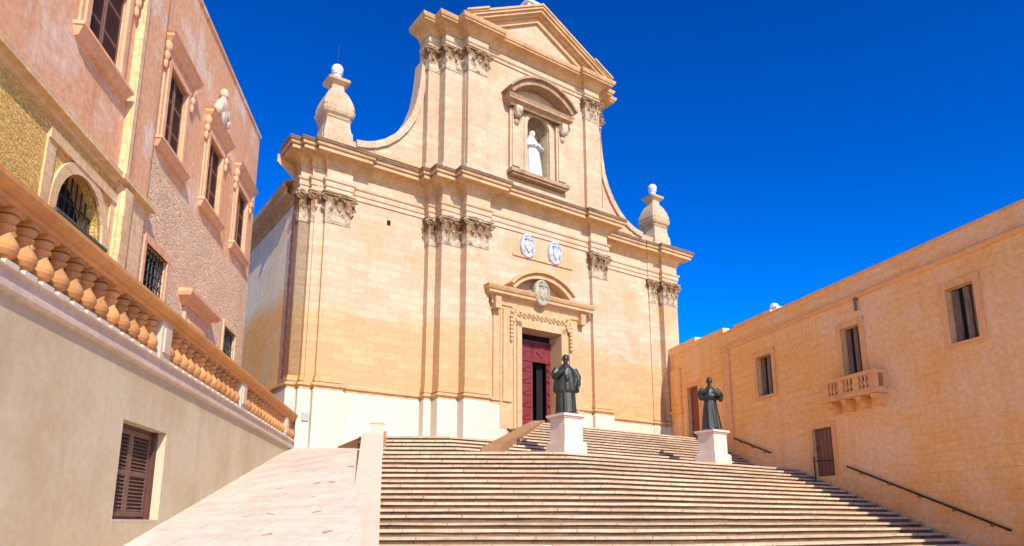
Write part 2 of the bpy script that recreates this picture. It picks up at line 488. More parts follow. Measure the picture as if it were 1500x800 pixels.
def clip(poly, f):
    """keep the part of a plan polygon where f(x, y) >= 0 (f linear)"""
    out = []
    for i in range(len(poly)):
        a, b = poly[i], poly[(i + 1) % len(poly)]
        fa, fb = f(*a), f(*b)
        if fa >= 0:
            out.append(a)
        if (fa >= 0) != (fb >= 0):
            t = fa / (fa - fb)
            out.append((a[0] + (b[0] - a[0]) * t, a[1] + (b[1] - a[1]) * t))
    return out

# ------------------------------------------------------------------ frames of reference
CH_O, CH_R = Vector((-7.426, 24.917, 0)), 35.1         # cathedral: local x along the front, -y out of it
Fv = Vector((math.cos(R(CH_R)), math.sin(R(CH_R)), 0))
Nv = Vector((math.sin(R(CH_R)), -math.cos(R(CH_R)), 0))
def UP(u, p):
    q = CH_O + Fv * u + Nv * p
    return (q.x, q.y)
TE_O, TE_R = Vector((-7.8, 25.0, 0)), 96.85            # terrace
BL_O, BL_R = Vector((-10.1, 28.4, 0)), 96.7            # building above the terrace
RB_O, RB_R = Vector((8.17, 35.7, 0)), -73.5            # building on the right
def RW(s, p=0.0):
    a = R(RB_R)
    return (RB_O.x + s * math.cos(a) + p * math.sin(a), RB_O.y + s * math.sin(a) - p * math.cos(a))
def TW(s, p=0.0):
    a = R(TE_R)
    return (TE_O.x + s * math.cos(a) + p * math.sin(a), TE_O.y + s * math.sin(a) - p * math.cos(a))

# ------------------------------------------------------------------ ground
g = MB()
g.add([(-600, -600, -1.65), (600, -600, -1.65), (600, 600, -1.65), (-600, 600, -1.65)], [(0, 1, 2, 3)])
tag(g.build('ground', 'square'), 'paved ground of the square below the stairs', 'ground', kind='structure')

# ------------------------------------------------------------------ main staircase
ZL, RIS = 1.98, 0.15125
PY = R(-10.37)
def SP0(k, d=0.0):
    D = 20.5 - 0.35 * k + d
    return (D * math.sin(PY), D * math.cos(PY))
def SP1(k):
    return (1.5 + 0.36 * k * 0.37, 20.35 - 0.36 * k * 0.93)
def SP2(k):
    return RW(9.2 + 0.409 * k)
def front(k):
    a, b, c = (Vector(q) for q in (SP0(k), SP1(k), SP2(k)))
    a2 = a + (a - b).normalized() * 0.25
    c2 = c + (c - b).normalized() * 0.6
    return [tuple(a2), tuple(b), tuple(c2)]
st = empty('grand_staircase', (1.5, 20.3, ZL))
tag(st, 'wide pale stone staircase of worn steps climbing to the church landing', 'staircase')
def worn(line, seg=0.55, amp=0.012, seed=0):
    out = []
    for i in range(len(line) - 1):
        a, b = Vector(line[i]), Vector(line[i + 1])
        n = max(1, int((b - a).length / seg))
        for j in range(n):
            out.append(a.lerp(b, j / n))
    out.append(Vector(line[-1]))
    return [(p.x + amp * noise.noise((p.x * .9, p.y * .9, seed)), p.y + amp * 2.2 * noise.noise((p.x * 1.3, p.y * 1.3, seed + 40))) for p in out]
def step_mesh(fr, nose, back, z, drop, seed=0):
    nose = worn(nose, seed=seed)
    m = MB()
    m.mi = 0
    nb, bb = len(nose), back[::-1]
    top = nose + bb
    dz = [0.016 * noise.noise((x * .8, y * .8, seed + 9)) - 0.004 for x, y in nose] + [0.0] * len(bb)
    n = len(top)
    m.add([(x, y, z - 0.060 + q) for (x, y), q in zip(top, dz)] + [(x, y, z + q) for (x, y), q in zip(top, dz)],
          [list(range(n))[::-1], list(range(n, 2 * n))] + [(i, (i + 1) % n, n + (i + 1) % n, n + i) for i in range(n)])
    m.mi = 1
    poly = fr + back[::-1]
    n = len(poly)
    m.add([(x, y, z - drop) for x, y in poly] + [(x, y, z - 0.045) for x, y in poly],
          [list(range(n))[::-1]] + [(i, (i + 1) % n, n + (i + 1) % n, n + i) for i in range(n)])
    return m
for k in range(1, 25):
    z = ZL - RIS * k
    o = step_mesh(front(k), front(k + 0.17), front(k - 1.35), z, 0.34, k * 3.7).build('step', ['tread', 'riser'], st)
    o.location = -st.location
# landing at the head of the stairs
lb = [UP(3.0, 3.0), UP(24.5, 3.0)]
f0 = front(0)
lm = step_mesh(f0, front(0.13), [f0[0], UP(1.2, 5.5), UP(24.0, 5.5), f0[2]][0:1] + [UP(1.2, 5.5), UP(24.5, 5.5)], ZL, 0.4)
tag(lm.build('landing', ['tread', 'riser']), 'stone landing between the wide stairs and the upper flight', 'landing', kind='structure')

# upper flight up to the church door
UR = 0.1475
up = empty('upper_staircase', (*UP(9.8, 3.0), ZL))
tag(up, 'shorter upper flight of steps rising from the landing to the church door', 'staircase')
fa, fb = Vector(SP0(0)), Vector(SP1(0))
def behind_edge(x, y):
    d = fb - fa
    return (d.x * (y - fa.y) - d.y * (x - fa.x)) / d.length
def right_of_hip_up(u, p):
    return p - (7.57 - 0.855 * (u - 2.8))
def pk(k):
    return 6.9 - 0.33 * (k - 1)
for k in range(1, 12):
    z = ZL + UR * k
    def poly(p0, p1, nose=0.0):
        if k <= 4:
            p1 = min(p1, 4.2)                           # these four bend round the corner of the landing
        q = [(-0.9, p0), (24.5, p0), (24.5, p1), (-0.9, p1)]
        if k > 4:
            q = clip(q, right_of_hip_up)
        q = [UP(*a) for a in q]
        if k <= 4:
            q = clip(clip(q, lambda x, y: behind_edge(x, y) - 0.33 * k + nose), lambda x, y: -((-2.1) * (y - 20.4) - 4.4 * (x + 4.12)))
        return q
    m = MB()
    m.mi = 0
    m.plan(poly(pk(k) + 0.05, pk(k + 1) - 0.15, 0.05), z - 0.055, z)
    m.mi = 1
    q = poly(pk(k), pk(k + 1) - 0.15)
    n = len(q)
    m.add([(x, y, ZL - 0.2) for x, y in q] + [(x, y, z - 0.054) for x, y in q],
          [list(range(n))[::-1]] + [(i, (i + 1) % n, n + (i + 1) % n, n + i) for i in range(n)])
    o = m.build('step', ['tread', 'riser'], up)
    o.location = -up.location
m = MB()
ZP = ZL + UR * 12
pl = [UP(*a) for a in ((7.83, pk(12) + 0.04), (24.5, pk(12) + 0.04), (24.5, -1.0), (8.2, -1.0), (8.2, 2.95))]
m.plan(pl, ZP - 0.055, ZP)
m.mi = 1
pl = [UP(*a) for a in ((7.85, pk(12)), (24.5, pk(12)), (24.5, -1.0), (8.23, -1.0), (8.23, 2.95))]
n = len(pl)
m.add([(x, y, 1.7) for x, y in pl] + [(x, y, ZP - 0.054) for x, y in pl], [list(range(n))[::-1]] + [(i, (i + 1) % n, n + (i + 1) % n, n + i) for i in range(n)])
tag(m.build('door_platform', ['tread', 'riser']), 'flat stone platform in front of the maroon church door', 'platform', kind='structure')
# terrace left of the door (top of the fourth step)
ZT = ZL + UR * 4
tp = [UP(-1.5, -2.0), UP(8.3, -2.0), UP(8.3, 2.9), UP(4.75, 5.85), UP(-0.4, 5.85)]
RWA, RWB = Vector((-3.9, 20.4)), Vector((-6.0, 24.8))       # line of the retaining wall at the ramp's head
def right_of_wall(x, y):
    d = RWB - RWA
    return -(d.x * (y - RWA.y) - d.y * (x - RWA.x))
tp = clip(clip(tp, lambda x, y: behind_edge(x, y) - 1.36), right_of_wall)
m = MB()
m.plan(tp, 1.5, ZT - 0.004)
tag(m.build('forecourt', 'paving'), 'paved forecourt at the left foot of the church front', 'pavement', kind='structure')

# hip coping of the upper flight
m = MB()
a, b = (3.2, 7.23), (8.35, 2.83)
d = Vector((b[0] - a[0], b[1] - a[1])).normalized()
w = Vector((d.y, -d.x)) * 0.26
pts = []
for (q, z) in ((a, 2.17), (b, 3.90)):
    for sgn in (-1, 1):
        x, y = UP(q[0] + w.x * sgn, q[1] + w.y * sgn)
        pts += [(x, y, 1.6), (x, y, z)]
m.add(pts, [(0, 1, 3, 2), (4, 6, 7, 5), (0, 4, 5, 1), (2, 3, 7, 6), (1, 5, 7, 3), (0, 2, 6, 4)])
tag(m.build('sloping_coping', 'coping_brown'), 'sloping brown stone coping left of the steps to the maroon door', 'coping')

# parapet between ramp and stairs
def PP(D, side):
    x, y = D * math.sin(PY), D * math.cos(PY)
    return (x - math.cos(PY) * side, y + math.sin(PY) * side)
m = MB()
prof = [(6.6, -1.6), (13.2, -0.42), (16.5, 0.91), (20.25, 2.47)]
vs, fs = [], []
for D, z in prof:
    for side in (0.0, 0.58):
        x, y = PP(D, side)
        vs += [(x, y, -1.7), (x, y, z)]
for k in range(len(prof) - 1):
    o = k * 4
    fs += [(o, o + 1, o + 5, o + 4), (o + 2, o + 6, o + 7, o + 3), (o + 1, o + 3, o + 7, o + 5)]
fs += [(0, 2, 3, 1), (12, 13, 15, 14)]
m.add(vs, fs)
pr = empty('stair_parapet', (*PP(20.3, 0.25), 1.9))
tag(pr, 'low sloping pink stone parapet between the ramp and the wide stairs', 'parapet')
o = m.build('sloping_wall', 'parapet', pr); o.location = -pr.location
m = MB()
m.plan([PP(20.23, 0.0 - 0.01), PP(20.6, -0.01), PP(20.6, 0.36), PP(20.23, 0.36)], 1.2, 2.74)
m.plan([PP(20.21, -0.03), PP(20.62, -0.03), PP(20.62, 0.38), PP(20.21, 0.38)], 2.74, 2.80)
o = m.build('end_post', 'parapet', pr); o.location = -pr.location

# retaining wall at the ramp's head
m = MB()
m.plan([(-6.1, 24.75), (-3.95, 20.35), (-3.65, 20.5), (-5.8, 24.9)], 1.2, ZT + 0.03)
tag(m.build('retaining_wall', 'coping_brown'), 'short brown retaining wall behind the parapet post at the head of the ramp', 'wall')

# ramp
def rz(s): return 2.58 + 0.218 * s
m = MB()
vs, fs = [], []
NS = 20
rows = [-19.6 + 19.6 * i / NS for i in range(NS + 1)]
def right_edge(y):
    if y <= 20.2:
        return PP(min(y / math.cos(PY) + 0.35, 20.4), 0.3)
    t = (y - 20.2) / 4.6
    return (-3.95 - 1.95 * t, y)
def lift(y):
    return 0.66 * max(0.0, min(1.0, (y - 12.0) / 8.0)) * (1.0 if y < 20 else max(0.0, 1 - (y - 20) / 5.5))
for q in rows:
    lx, ly = TW(q, -0.1)
    rx, ry = right_edge(ly)
    sr = (Vector((rx, ry, 0)) - TE_O).dot(Vector((math.cos(R(TE_R)), math.sin(R(TE_R)), 0)))
    vs += [(lx, ly, rz(q)), (rx, ry, rz(sr) + lift(ry))]
vs += [(-9.5, 27.5, 2.58), (-5.6, 26.6, 2.58)]
for i in range(NS + 1):
    fs.append((2 * i, 2 * i + 1, 2 * i + 3, 2 * i + 2))
m.add(vs, fs)
ramp = tag(m.build('ramp', 'paving'), 'pale pink paved ramp rising along the beige terrace wall', 'ramp', kind='structure')
# gutter strip along the wall, coloured paler for the sunlight on it
m = MB()
vs, fs = [], []
for i in range(NS + 1):
    s = -19.6 + 19.6 * i / NS
    for p in (-0.02, 0.42):
        x, y = TW(s, p)
        vs.append((x, y, rz(s) + 0.006))
for i in range(NS):
    fs.append((2 * i, 2 * i + 1, 2 * i + 3, 2 * i + 2))
m.add(vs, fs)
m.build('gutter_strip', 'kerb', ramp)
# anti-slip bars worn dark
for (s, p0, dy) in ((-11.7, 1.35, .1), (-11.5, 1.75, -.1), (-11.6, 2.6, .1), (-9.25, 1.45, .1), (-9.05, 2.2, .1), (-9.0, 2.55, -.1), (-8.9, 3.2, .1), (-13.0, 2.0, .12), (-12.9, 3.0, .12), (-10.4, 2.3, .1), (-7.6, 1.9, .1), (-7.5, 2.8, -.1)):
    m = MB()
    lf = lambda p, q: rz(q) + lift(TW(q, p)[1]) * max(0.0, (p + .1) / (right_edge(TW(q, p)[1])[0] - TW(q, -0.1)[0]))
    ptl = [(s, p0), (s + dy, p0 + .15), (s + dy + .045, p0 + .15), (s + .045, p0)]
    m.add([(*TW(a, b), lf(b, a) - 0.03) for a, b in ptl] + [(*TW(a, b), lf(b, a) + 0.022) for a, b in ptl],
          [(4, 5, 6, 7), (0, 1, 5, 4), (1, 2, 6, 5), (2, 3, 7, 6), (3, 0, 4, 7)])
    m.build('grip_bar', 'hood', ramp)

# ------------------------------------------------------------------ cathedral
ch = empty('cathedral', CH_O, CH_R)
tag(ch, 'cream limestone baroque cathedral front with pediment, scrolls and maroon door', 'church')
LOW_WALL = [(-0.5, -34), (-0.5, -0.45), (0.0, -0.45), (0.0, -0.15), (4.8, -0.15), (4.8, 0.15), (5.96, 0.15), (5.96, 1.0), (13.0, 1.0), (13.0, -0.1), (18.4, -0.1), (18.4, -0.2), (19.7, -0.2), (19.7, -34)]
LOW = [(-0.5, -34), (-0.5, -0.45), (-0.12, -0.45), (-0.12, -0.22), (0.36, -0.22), (0.36, 0.0), (1.35, 0.0), (1.35, -0.15), (4.72, -0.15), (4.72, 0.2), (5.05, 0.2), (5.05, 0.72), (5.95, 0.72),
       (5.95, 1.2), (7.05, 1.2), (7.05, 1.0), (12.8, 1.0), (12.8, 1.2), (13.75, 1.2), (13.75, -0.1), (17.85, -0.1), (17.85, -0.05), (18.7, -0.05), (18.7, 0.15), (19.75, 0.15), (19.75, -34)]
SIDE_I = 1
m = MB()
# bays of the lower wall, with the door opening left free
ZW0, ZW1 = 4.70, 13.2
for a, b in zip(LOW_WALL, LOW_WALL[1:]):
    if a == (5.96, 1.0):
        m.holed(5.96, 13.0, 1.2, ZW1, [(8.72, 10.88, 1.2, 8.12, 0.65)], 1.0)
    elif a[1] < -5 or b[1] < -5:
        continue
    else:
        m.add([(a[0], -a[1], 1.2), (b[0], -b[1], 1.2), (b[0], -b[1], ZW1), (a[0], -a[1], ZW1)], [(0, 1, 2, 3)])
m.build('front_wall', 'facade', ch)
m = MB()
m.add([(-0.5, 0.45, 1.0), (-0.5, 34, 1.0), (-0.5, 34, 13.4), (-0.5, 0.45, 13.4)], [(0, 1, 2, 3)])
m.add([(19.7, 0.2, 1.0), (19.7, 34, 1.0), (19.7, 34, 13.4), (19.7, 0.2, 13.4)], [(0, 1, 2, 3)])
m.add([(-0.5, 34, 1.0), (19.7, 34, 1.0), (19.7, 34, 13.4), (-0.5, 34, 13.4)], [(0, 1, 2, 3)])
m.add([(-0.5, 0.6, 13.4), (19.7, 0.6, 13.4), (19.7, 34, 13.4), (-0.5, 34, 13.4)], [(0, 1, 2, 3)])
m.build('side_wall', 'side', ch)
# side cornice, lower than the front's
m = MB()
m.sweep([(-0.5, -34), (-0.5, -1.05)], [(0.0, 12.1), (0.06, 12.12), (0.06, 12.38), (0.12, 12.42), (0.34, 12.5), (0.34, 12.74), (0.42, 12.8), (0.44, 13.0), (0.0, 13.08)])
m.build('side_cornice', 'mould', ch)
# whitewashed plinth following all breaks, open at the door
def cut_line(line, x0, x1):
    a = [q for q in line if q[0] < x0 + 1e-6]
    return a
iL = LOW.index((7.05, 1.0))
PLL = LOW[1:iL + 1] + [(8.05, 1.0)]
PLR = [(11.5, 1.0)] + LOW[iL + 1:-1]
PLL = [(-0.5, -6)] + PLL
PLR = PLR + [(19.75, -6)]
for ln in (PLL, PLR):
    m = MB()
    m.sweep(ln, [(0.10, 1.0), (0.10, 4.66), (0.06, 4.72), (0.0, 4.74)])
    m.build('plinth', 'plinth', ch)
    m = MB()
    m.sweep(ln, [(0.06, 4.72), (0.06, 4.82), (0.15, 4.86), (0.15, 4.93), (0.04, 4.97), (0.0, 5.02)])
    m.build('base_moulding', 'mould', ch)

def capital(u0, u1, pb, pf, z0, z1, parent):
    """carved leafy capital: bell, two rows of leaves, scrolls, abacus"""
    m = MB()
    w, h = u1 - u0, z1 - z0
    m.pbox(u0 - 0.02, u1 + 0.02, pb, pf + 0.03, z0 - 0.07, z0 - 0.01)
    m.add([(u0, -pb, z0), (u1, -pb, z0), (u1, -pf, z0), (u0, -pf, z0), (u0 - .06, -pb, z0 + h * .86), (u1 + .06, -pb, z0 + h * .86), (u1 + .06, -pf - .06, z0 + h * .86), (u0 - .06, -pf - .06, z0 + h * .86)],
          [(0, 1, 2, 3), (4, 5, 6, 7), (3, 2, 6, 7), (0, 3, 7, 4), (1, 2, 6, 5)])
    m.pbox(u0 - 0.13, u1 + 0.13, pb, pf + 0.13, z0 + h * .87, z1)
    m.pbox(u0 - 0.16, u1 + 0.16, pb, pf + 0.16, z0 + h * .93, z1 - 0.012)
    def leaf(c, nrm, tan, zb, lh, lw, outw):
        c, nrm, tan = Vector(c), Vector(nrm), Vector(tan)
        pr = [(0.02, 0, 1.0), (0.05 * outw + .02, 0.45, 1.05), (0.55 * outw, 0.82, 0.85), (outw, 0.95, 0.55), (0.95 * outw, 0.80, 0.35), (0.55 * outw, 0.72, 0.5)]
        vs = []
        for d, zz, ww in pr:
            for sg in (-1, 0, 1):
                vs.append(c + nrm * (d + (0.025 if sg == 0 else 0)) + tan * (sg * lw * .5 * ww) + Vector((0, 0, zb + zz * lh)))
        fs = []
        for k in range(len(pr) - 1):
            for i in range(2):
                fs.append((k * 3 + i, k * 3 + i + 1, k * 3 + i + 4, k * 3 + i + 3))
        m.add(vs, fs)
    nf = max(2, round(w / 0.32))
    for row, (zb, lh, ow) in enumerate(((0.0, h * .46, 0.15), (h * .30, h * .46, 0.19))):
        nn = nf if row == 0 else nf - 1
        for i in range(nn):
            uu = u0 + w * ((i + 0.5) / nf if row == 0 else (i + 1) / nf)
            leaf((uu, -pf, z0), (0, -1, 0), (1, 0, 0), zb, lh, w / nf * .80, ow * 1.35)
        dd = pf - pb
        if dd > 0.12:
            for sg, uu in ((-1, u0), (1, u1)):
                leaf((uu, -(pb + pf) / 2, z0), (sg, 0, 0), (0, 1, 0), zb, lh, dd * .9, ow)
    for sg, uu in ((-1, u0), (1, u1)):                  # corner scrolls
        c = Vector((uu + sg * 0.07, -pf - 0.08, z0 + h * .76))
        ring = []
        for i in range(15):
            t = i / 14 * 3.5 * math.pi
            rr = 0.15 * (1 - i / 17)
            ring.append(c + Vector((sg * math.cos(t) * rr, -math.cos(t) * rr * .4, math.sin(t) * rr)))
        m.tube(ring, [0.042] * 15, 6)
    m.ball(((u0 + u1) / 2, -pf - 0.12, z0 + h * .86), (0.10, 0.08, 0.10), 8, 6)
    for sg in (-1, 1):
        c = Vector(((u0 + u1) / 2 + sg * w * .17, -pf - 0.07, z0 + h * .76))
        ring = [c + Vector((-sg * math.cos(i / 10 * 3 * math.pi) * 0.09 * (1 - i / 13), -0.02, math.sin(i / 10 * 3 * math.pi) * 0.09 * (1 - i / 13))) for i in range(11)]
        m.tube(ring, [0.028] * 11, 5)
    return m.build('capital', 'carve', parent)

def pilaster(u0, u1, pb, pf, z0, z1, zc, mat, cap=True):
    m = MB()
    m.pbox(u0, u1, pb - 0.3, pf, z0, z1)
    o = m.build('pilaster', mat, ch)
    if cap:
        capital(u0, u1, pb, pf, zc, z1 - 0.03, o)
    b = MB()
    b.pbox(u0 - .05, u1 + .05, pb - .1, pf + .05, z0 + .0, z0 + .12)
    b.pbox(u0 - .03, u1 + .03, pb - .1, pf + .03, z0 + .12, z0 + .2)
    b.build('pilaster_base', mat, o)
    return o
LP = [(-0.5, -0.12, -0.9, -0.45), (-0.12, 0.36, -0.6, -0.22), (0.36, 1.35, -0.22, 0.0), (4.72, 5.05, -0.15, 0.2), (5.05, 5.95, 0.2, 0.72), (5.95, 7.05, 0.72, 1.2), (12.8, 13.75, 0.4, 1.2),
      (17.85, 18.3, -0.1, -0.04), (18.7, 19.75, -0.2, 0.15)]
for u0, u1, pb, pf in LP:
    pilaster(u0, u1, pb, pf, 5.02, 12.5, 11.28, 'facade')
# entablature
m = MB()
ENT = [(-0.5, -1.05)] + LOW[1:-1] + [(19.75, -3.0)]
m.sweep(ENT, [(0.0, 12.48), (0.05, 12.48), (0.05, 12.66), (0.09, 12.67), (0.09, 12.86), (0.14, 12.90), (0.16, 12.97), (0.03, 13.0)])
m.build('architrave', 'facade', ch)
m = MB()
m.sweep(ENT, [(0.03, 12.99), (0.03, 13.46)])
m.build('frieze', 'facade', ch)
m = MB()
CPROF = [(0.03, 13.40), (0.08, 13.43), (0.08, 13.52), (0.12, 13.56), (0.14, 13.68), (0.22, 13.76), (0.34, 13.81), (0.60, 13.82), (0.60, 13.96), (0.66, 13.99), (0.70, 14.10), (0.72, 14.20), (0.0, 14.26), (-0.6, 14.27)]
m.sweep(ENT, CPROF)
m.add([(-0.5, 0.4, 14.03), (19.7, 0.4, 14.03), (19.7, 1.4, 14.03), (-0.5, 1.4, 14.03)], [(0, 1, 2, 3)])
m.add([(-0.5, 1.05, 13.0), (-1.3, 1.05, 13.7), (-1.3, 1.05, 14.0), (-0.5, 1.05, 14.06)], [(0, 1, 2, 3)])
o = m.build('main_cornice', 'mould', ch)
m = MB()
m.sweep(ENT, [(0.69, 14.09), (0.745, 14.11), (0.745, 14.16), (0.70, 14.165), (0.74, 14.19), (0.74, 14.24), (0.3, 14.27)])
m.sweep(ENT, [(0.59, 13.955), (0.635, 13.96), (0.635, 13.985), (0.59, 13.99)])
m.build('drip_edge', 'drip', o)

# upper storey -------------------------------------------------------
UPW = [(4.5, -0.6), (4.5, 0.2), (5.05, 0.2), (5.05, 0.72), (5.92, 0.72), (5.92, 1.2), (6.9, 1.2), (6.9, 1.0), (12.62, 1.0), (12.62, 1.2), (13.5, 1.2), (13.5, 0.6), (14.0, 0.6), (14.0, 0.2), (14.5, 0.2), (14.5, -0.6)]
NC, NHW, NZ0, NZS = 9.78, 0.62, 15.35, 17.80          # niche centre, half width, foot and springing
m = MB()
m.holed(4.6, 6.0, 13.9, 21.0, [], 0.15)
m.holed(5.9, 13.0, 13.9, 21.0, [(NC - NHW, NC + NHW, NZ0, NZS + NHW + 0.02, 0.0)], 1.0)
m.holed(12.9, 14.55, 13.9, 21.0, [], 0.15)
for u in (5.9, 13.0):
    m.add([(u, -1.0, 13.9), (u, 0.8, 13.9), (u, 0.8, 21), (u, -1.0, 21)], [(0, 1, 2, 3)])
for u in (4.55, 14.55):
    m.add([(u, -0.2, 13.9), (u, 0.8, 13.9), (u, 0.8, 21), (u, -0.2, 21)], [(0, 1, 2, 3)])
m.add([(4.55, 0.8, 13.9), (14.55, 0.8, 13.9), (14.55, 0.8, 21), (4.55, 0.8, 21)], [(0, 1, 2, 3)])
# spandrel turning the opening into an arch
sp = [(NC - NHW - .01, NZS + NHW + .03), (NC - NHW - .01, NZS)] + arc(NC, NZS, NHW, 180, 0, 14) + [(NC + NHW + .01, NZS), (NC + NHW + .01, NZS + NHW + .03)]
m.elev(sp, 0.6, 0.996)
m.build('upper_wall', 'facade_up', ch)
UPI = [(4.5, 5.05, -0.2, 0.2), (5.05, 5.92, 0.2, 0.72), (5.92, 6.9, 0.72, 1.2), (12.62, 13.5, 0.6, 1.2), (13.5, 14.0, 0.2, 0.6), (14.0, 14.5, -0.2, 0.2)]
for u0, u1, pb, pf in UPI:
    pilaster(u0, u1, pb, pf, 14.0, 20.5, 19.38, 'facade_up')
m = MB()
m.sweep(UPW, [(0.0, 20.48), (0.05, 20.48), (0.05, 20.60), (0.11, 20.66), (0.03, 20.70), (0.03, 21.02)])
m.build('upper_frieze', 'facade_up', ch)
m = MB()
UC = [(0.03, 20.98), (0.08, 21.0), (0.08, 21.08), (0.13, 21.12), (0.15, 21.20), (0.24, 21.27), (0.34, 21.31), (0.54, 21.32), (0.54, 21.39), (0.60, 21.41), (0.64, 21.50), (0.66, 21.57), (0.0, 21.62), (-0.7, 21.63)]
m.sweep(UPW, UC)
m.build('upper_cornice', 'mould', ch)
m = MB()                                                # plinth course of the upper storey
m.sweep(UPW, [(0.10, 14.0), (0.10, 14.75), (0.06, 14.82), (0.0, 14.86)])
m.build('upper_base', 'facade_up', ch)
# attic either side with concave scrolls
for side in (-1, 1):
    def mx(u): return u if side < 0 else 19.15 - u + 0.0
    crv = [(1.5, 15.02), (1.9, 15.08), (2.3, 15.22), (2.75, 15.48), (3.2, 15.88), (3.6, 16.4), (3.92, 17.0), (4.15, 17.7), (4.3, 18.6), (4.38, 19.5), (4.4, 19.9)]
    m = MB()
    poly = [(mx(u), z) for u, z in crv] + [(mx(4.62), 19.9), (mx(4.62), 13.95), (mx(0.1), 13.95), (mx(0.1), 15.02)]
    m.elev(poly, -0.75, -0.20)
    o = m.build('scroll', 'facade_up', ch)
    rim = MB()                                          # raised rim along the curve
    inner = []
    for i, (u, z) in enumerate(crv):
        a, b = crv[max(i - 1, 0)], crv[min(i + 1, len(crv) - 1)]
        t = Vector((b[0] - a[0], b[1] - a[1])).normalized()
        inner.append((u + t.y * 0.22, z - t.x * 0.22))
    outer = []
    for i, (u, z) in enumerate(crv):
        a, b = crv[max(i - 1, 0)], crv[min(i + 1, len(crv) - 1)]
        t = Vector((b[0] - a[0], b[1] - a[1])).normalized()
        outer.append((u - t.y * 0.06, z + t.x * 0.06))
    for i in range(len(crv) - 1):
        q = [outer[i], outer[i + 1], inner[i + 1], inner[i]]
        rim.elev([(mx(u), z) for u, z in q], -0.80, -0.08)
    rim.build('scroll_rim', 'facade_up', o)
    p2 = MB()
    a0, a1 = sorted((mx(2.3), mx(4.45)))
    p2.pbox(a0, a1, -0.3, -0.1, 14.72, 14.88)
    p2.build('panel_ledge', 'mould', o)
# pediment
m = MB()
AX, AZ = 9.6, 23.95
eL, eR, eZ = 5.4, 13.9, 21.56
tri = [(5.95, 21.55), (13.3, 21.55), (AX, 23.5)]
m.elev(tri, -0.3, 1.22)
m.build('tympanum', 'facade_up', ch)
for (ex, sgn) in ((eL, 1), (eR, -1)):
    m = MB()
    e0 = Vector((ex, eZ + .06)); ap = Vector((AX, AZ)); t = (ap - e0).normalized()
    nn = Vector((-t.y, t.x)) * (1 if sgn > 0 else -1)
    if nn.y < 0: nn = -nn
    def band(t0, t1, d0, d1, p1):
        q0, q1 = e0 + (ap - e0) * t0, e0 + (ap - e0) * t1
        def vert(q, d):
            return (q.x, q.y - d)
        m.elev([vert(q0, d0), vert(q1, d0), vert(q1, d1), vert(q0, d1)], -0.4, p1)
    band(0, 1, 0.0, 0.10, 1.86)
    band(0.005, 1, 0.10, 0.22, 1.80)
    band(0.01, 1, 0.22, 0.36, 1.70)
    band(0.06, 1, 0.36, 0.46, 1.52)
    band(0.13, 1, 0.46, 0.72, 1.36)
    band(0.0, 0.27, -0.07, 0.02, 1.93)
    m.build('raking_cornice', 'mould', ch)
m = MB()
inn = [(7.6, 21.72), (11.55, 21.72), (AX, 22.72)]
m.elev(inn, 1.15, 1.29)
m.build('tympanum_panel', 'facade_up', ch)
m = MB()
m.pbox(AX - .42, AX + .42, 0.5, 1.2, 23.4, 24.3)
m.pbox(AX - .5, AX + .5, 0.42, 1.28, 24.3, 24.45)
m.build('apex_block', 'whitemarble', ch)

# corner finials
oct_ = [(1, .84), (.84, 1), (-.84, 1), (-1, .84), (-1, -.84), (-.84, -1), (.84, -1), (1, -.84)]
for c in (0.72, 19.08):
    m = MB()
    m.lathe([(0.702, 14.0), (0.702, 14.2), (0.612, 14.26), (0.594, 14.95), (0.576, 15.2), (0.522, 15.3), (0.486, 15.62), (0.486, 15.72), (0.540, 15.78)], (c, 0.62, 0), sq=[(1, 1), (-1, 1), (-1, -1), (1, -1)])
    m.lathe([(0.459, 15.700), (0.508, 15.770), (0.508, 15.857), (0.608, 15.944), (0.657, 16.065), (0.657, 16.152), (0.608, 16.187), (0.632, 16.257), (0.632, 16.344), (0.559, 16.640), (0.443, 16.918), (0.344, 17.092), (0.295, 17.144), (0.262, 17.196), (0.262, 17.405), (0.312, 17.440),
             (0.443, 17.527), (0.467, 17.631), (0.279, 17.701), (0.131, 17.736)], (c, 0.62, 0), sq=oct_)
    o = m.build('finial', 'facade_up', ch)
    b = MB()
    b.lathe([(0.22, 17.718), (0.17, 17.875), (0.17, 17.997), (0.24, 18.032)], (c, 0.62, 0), 10)
    b.ball((c, 0.62, 18.22), 0.25, 12, 8)
    b.build('ball', 'whitemarble', o, smooth=True)
    b = MB()
    b.tube([(c, 0.62, 18.3), (c, 0.62, 19.4)], 0.012, 5)
    b.build('lightning_rod', 'iron', o)

# niche: recess, frame, hood ----------------------------------------
m = MB()
prof = arc(0, 0, NHW, 180, 0, 14)
DEP = 0.75
ring0 = [(NC + x, -1.0, NZ0) if False else (NC + x, -1.0, NZS + z) for x, z in prof]
bottomL, bottomR = (NC - NHW, -1.0, NZ0), (NC + NHW, -1.0, NZ0)
outl = [bottomL] + ring0 + [bottomR]
back = [(x, -1.0 + DEP, z) for x, y, z in outl]
n = len(outl)
m.add(outl + back, [(i, (i + 1) % n, n + (i + 1) % n, n + i) for i in range(n)] + [list(range(n, 2 * n))])
m.build('niche_recess', 'facade_up', ch)
m = MB()
for (r0, r1, pf) in ((NHW + .02, NHW + .20, 1.14), (NHW + .20, NHW + .34, 1.09)):
    A, B = arc(NC, NZS, r0, 180, 0, 16), arc(NC, NZS, r1, 180, 0, 16)
    for i in range(16):
        m.elev([A[i], B[i], B[i + 1], A[i + 1]], 0.98, pf)
    for sg in (-1, 1):
        a, b = sorted((NC + sg * r0, NC + sg * r1))
        m.pbox(a, b, 0.98, pf, NZ0, NZS)
m.build('niche_arch', 'facade_up', ch)
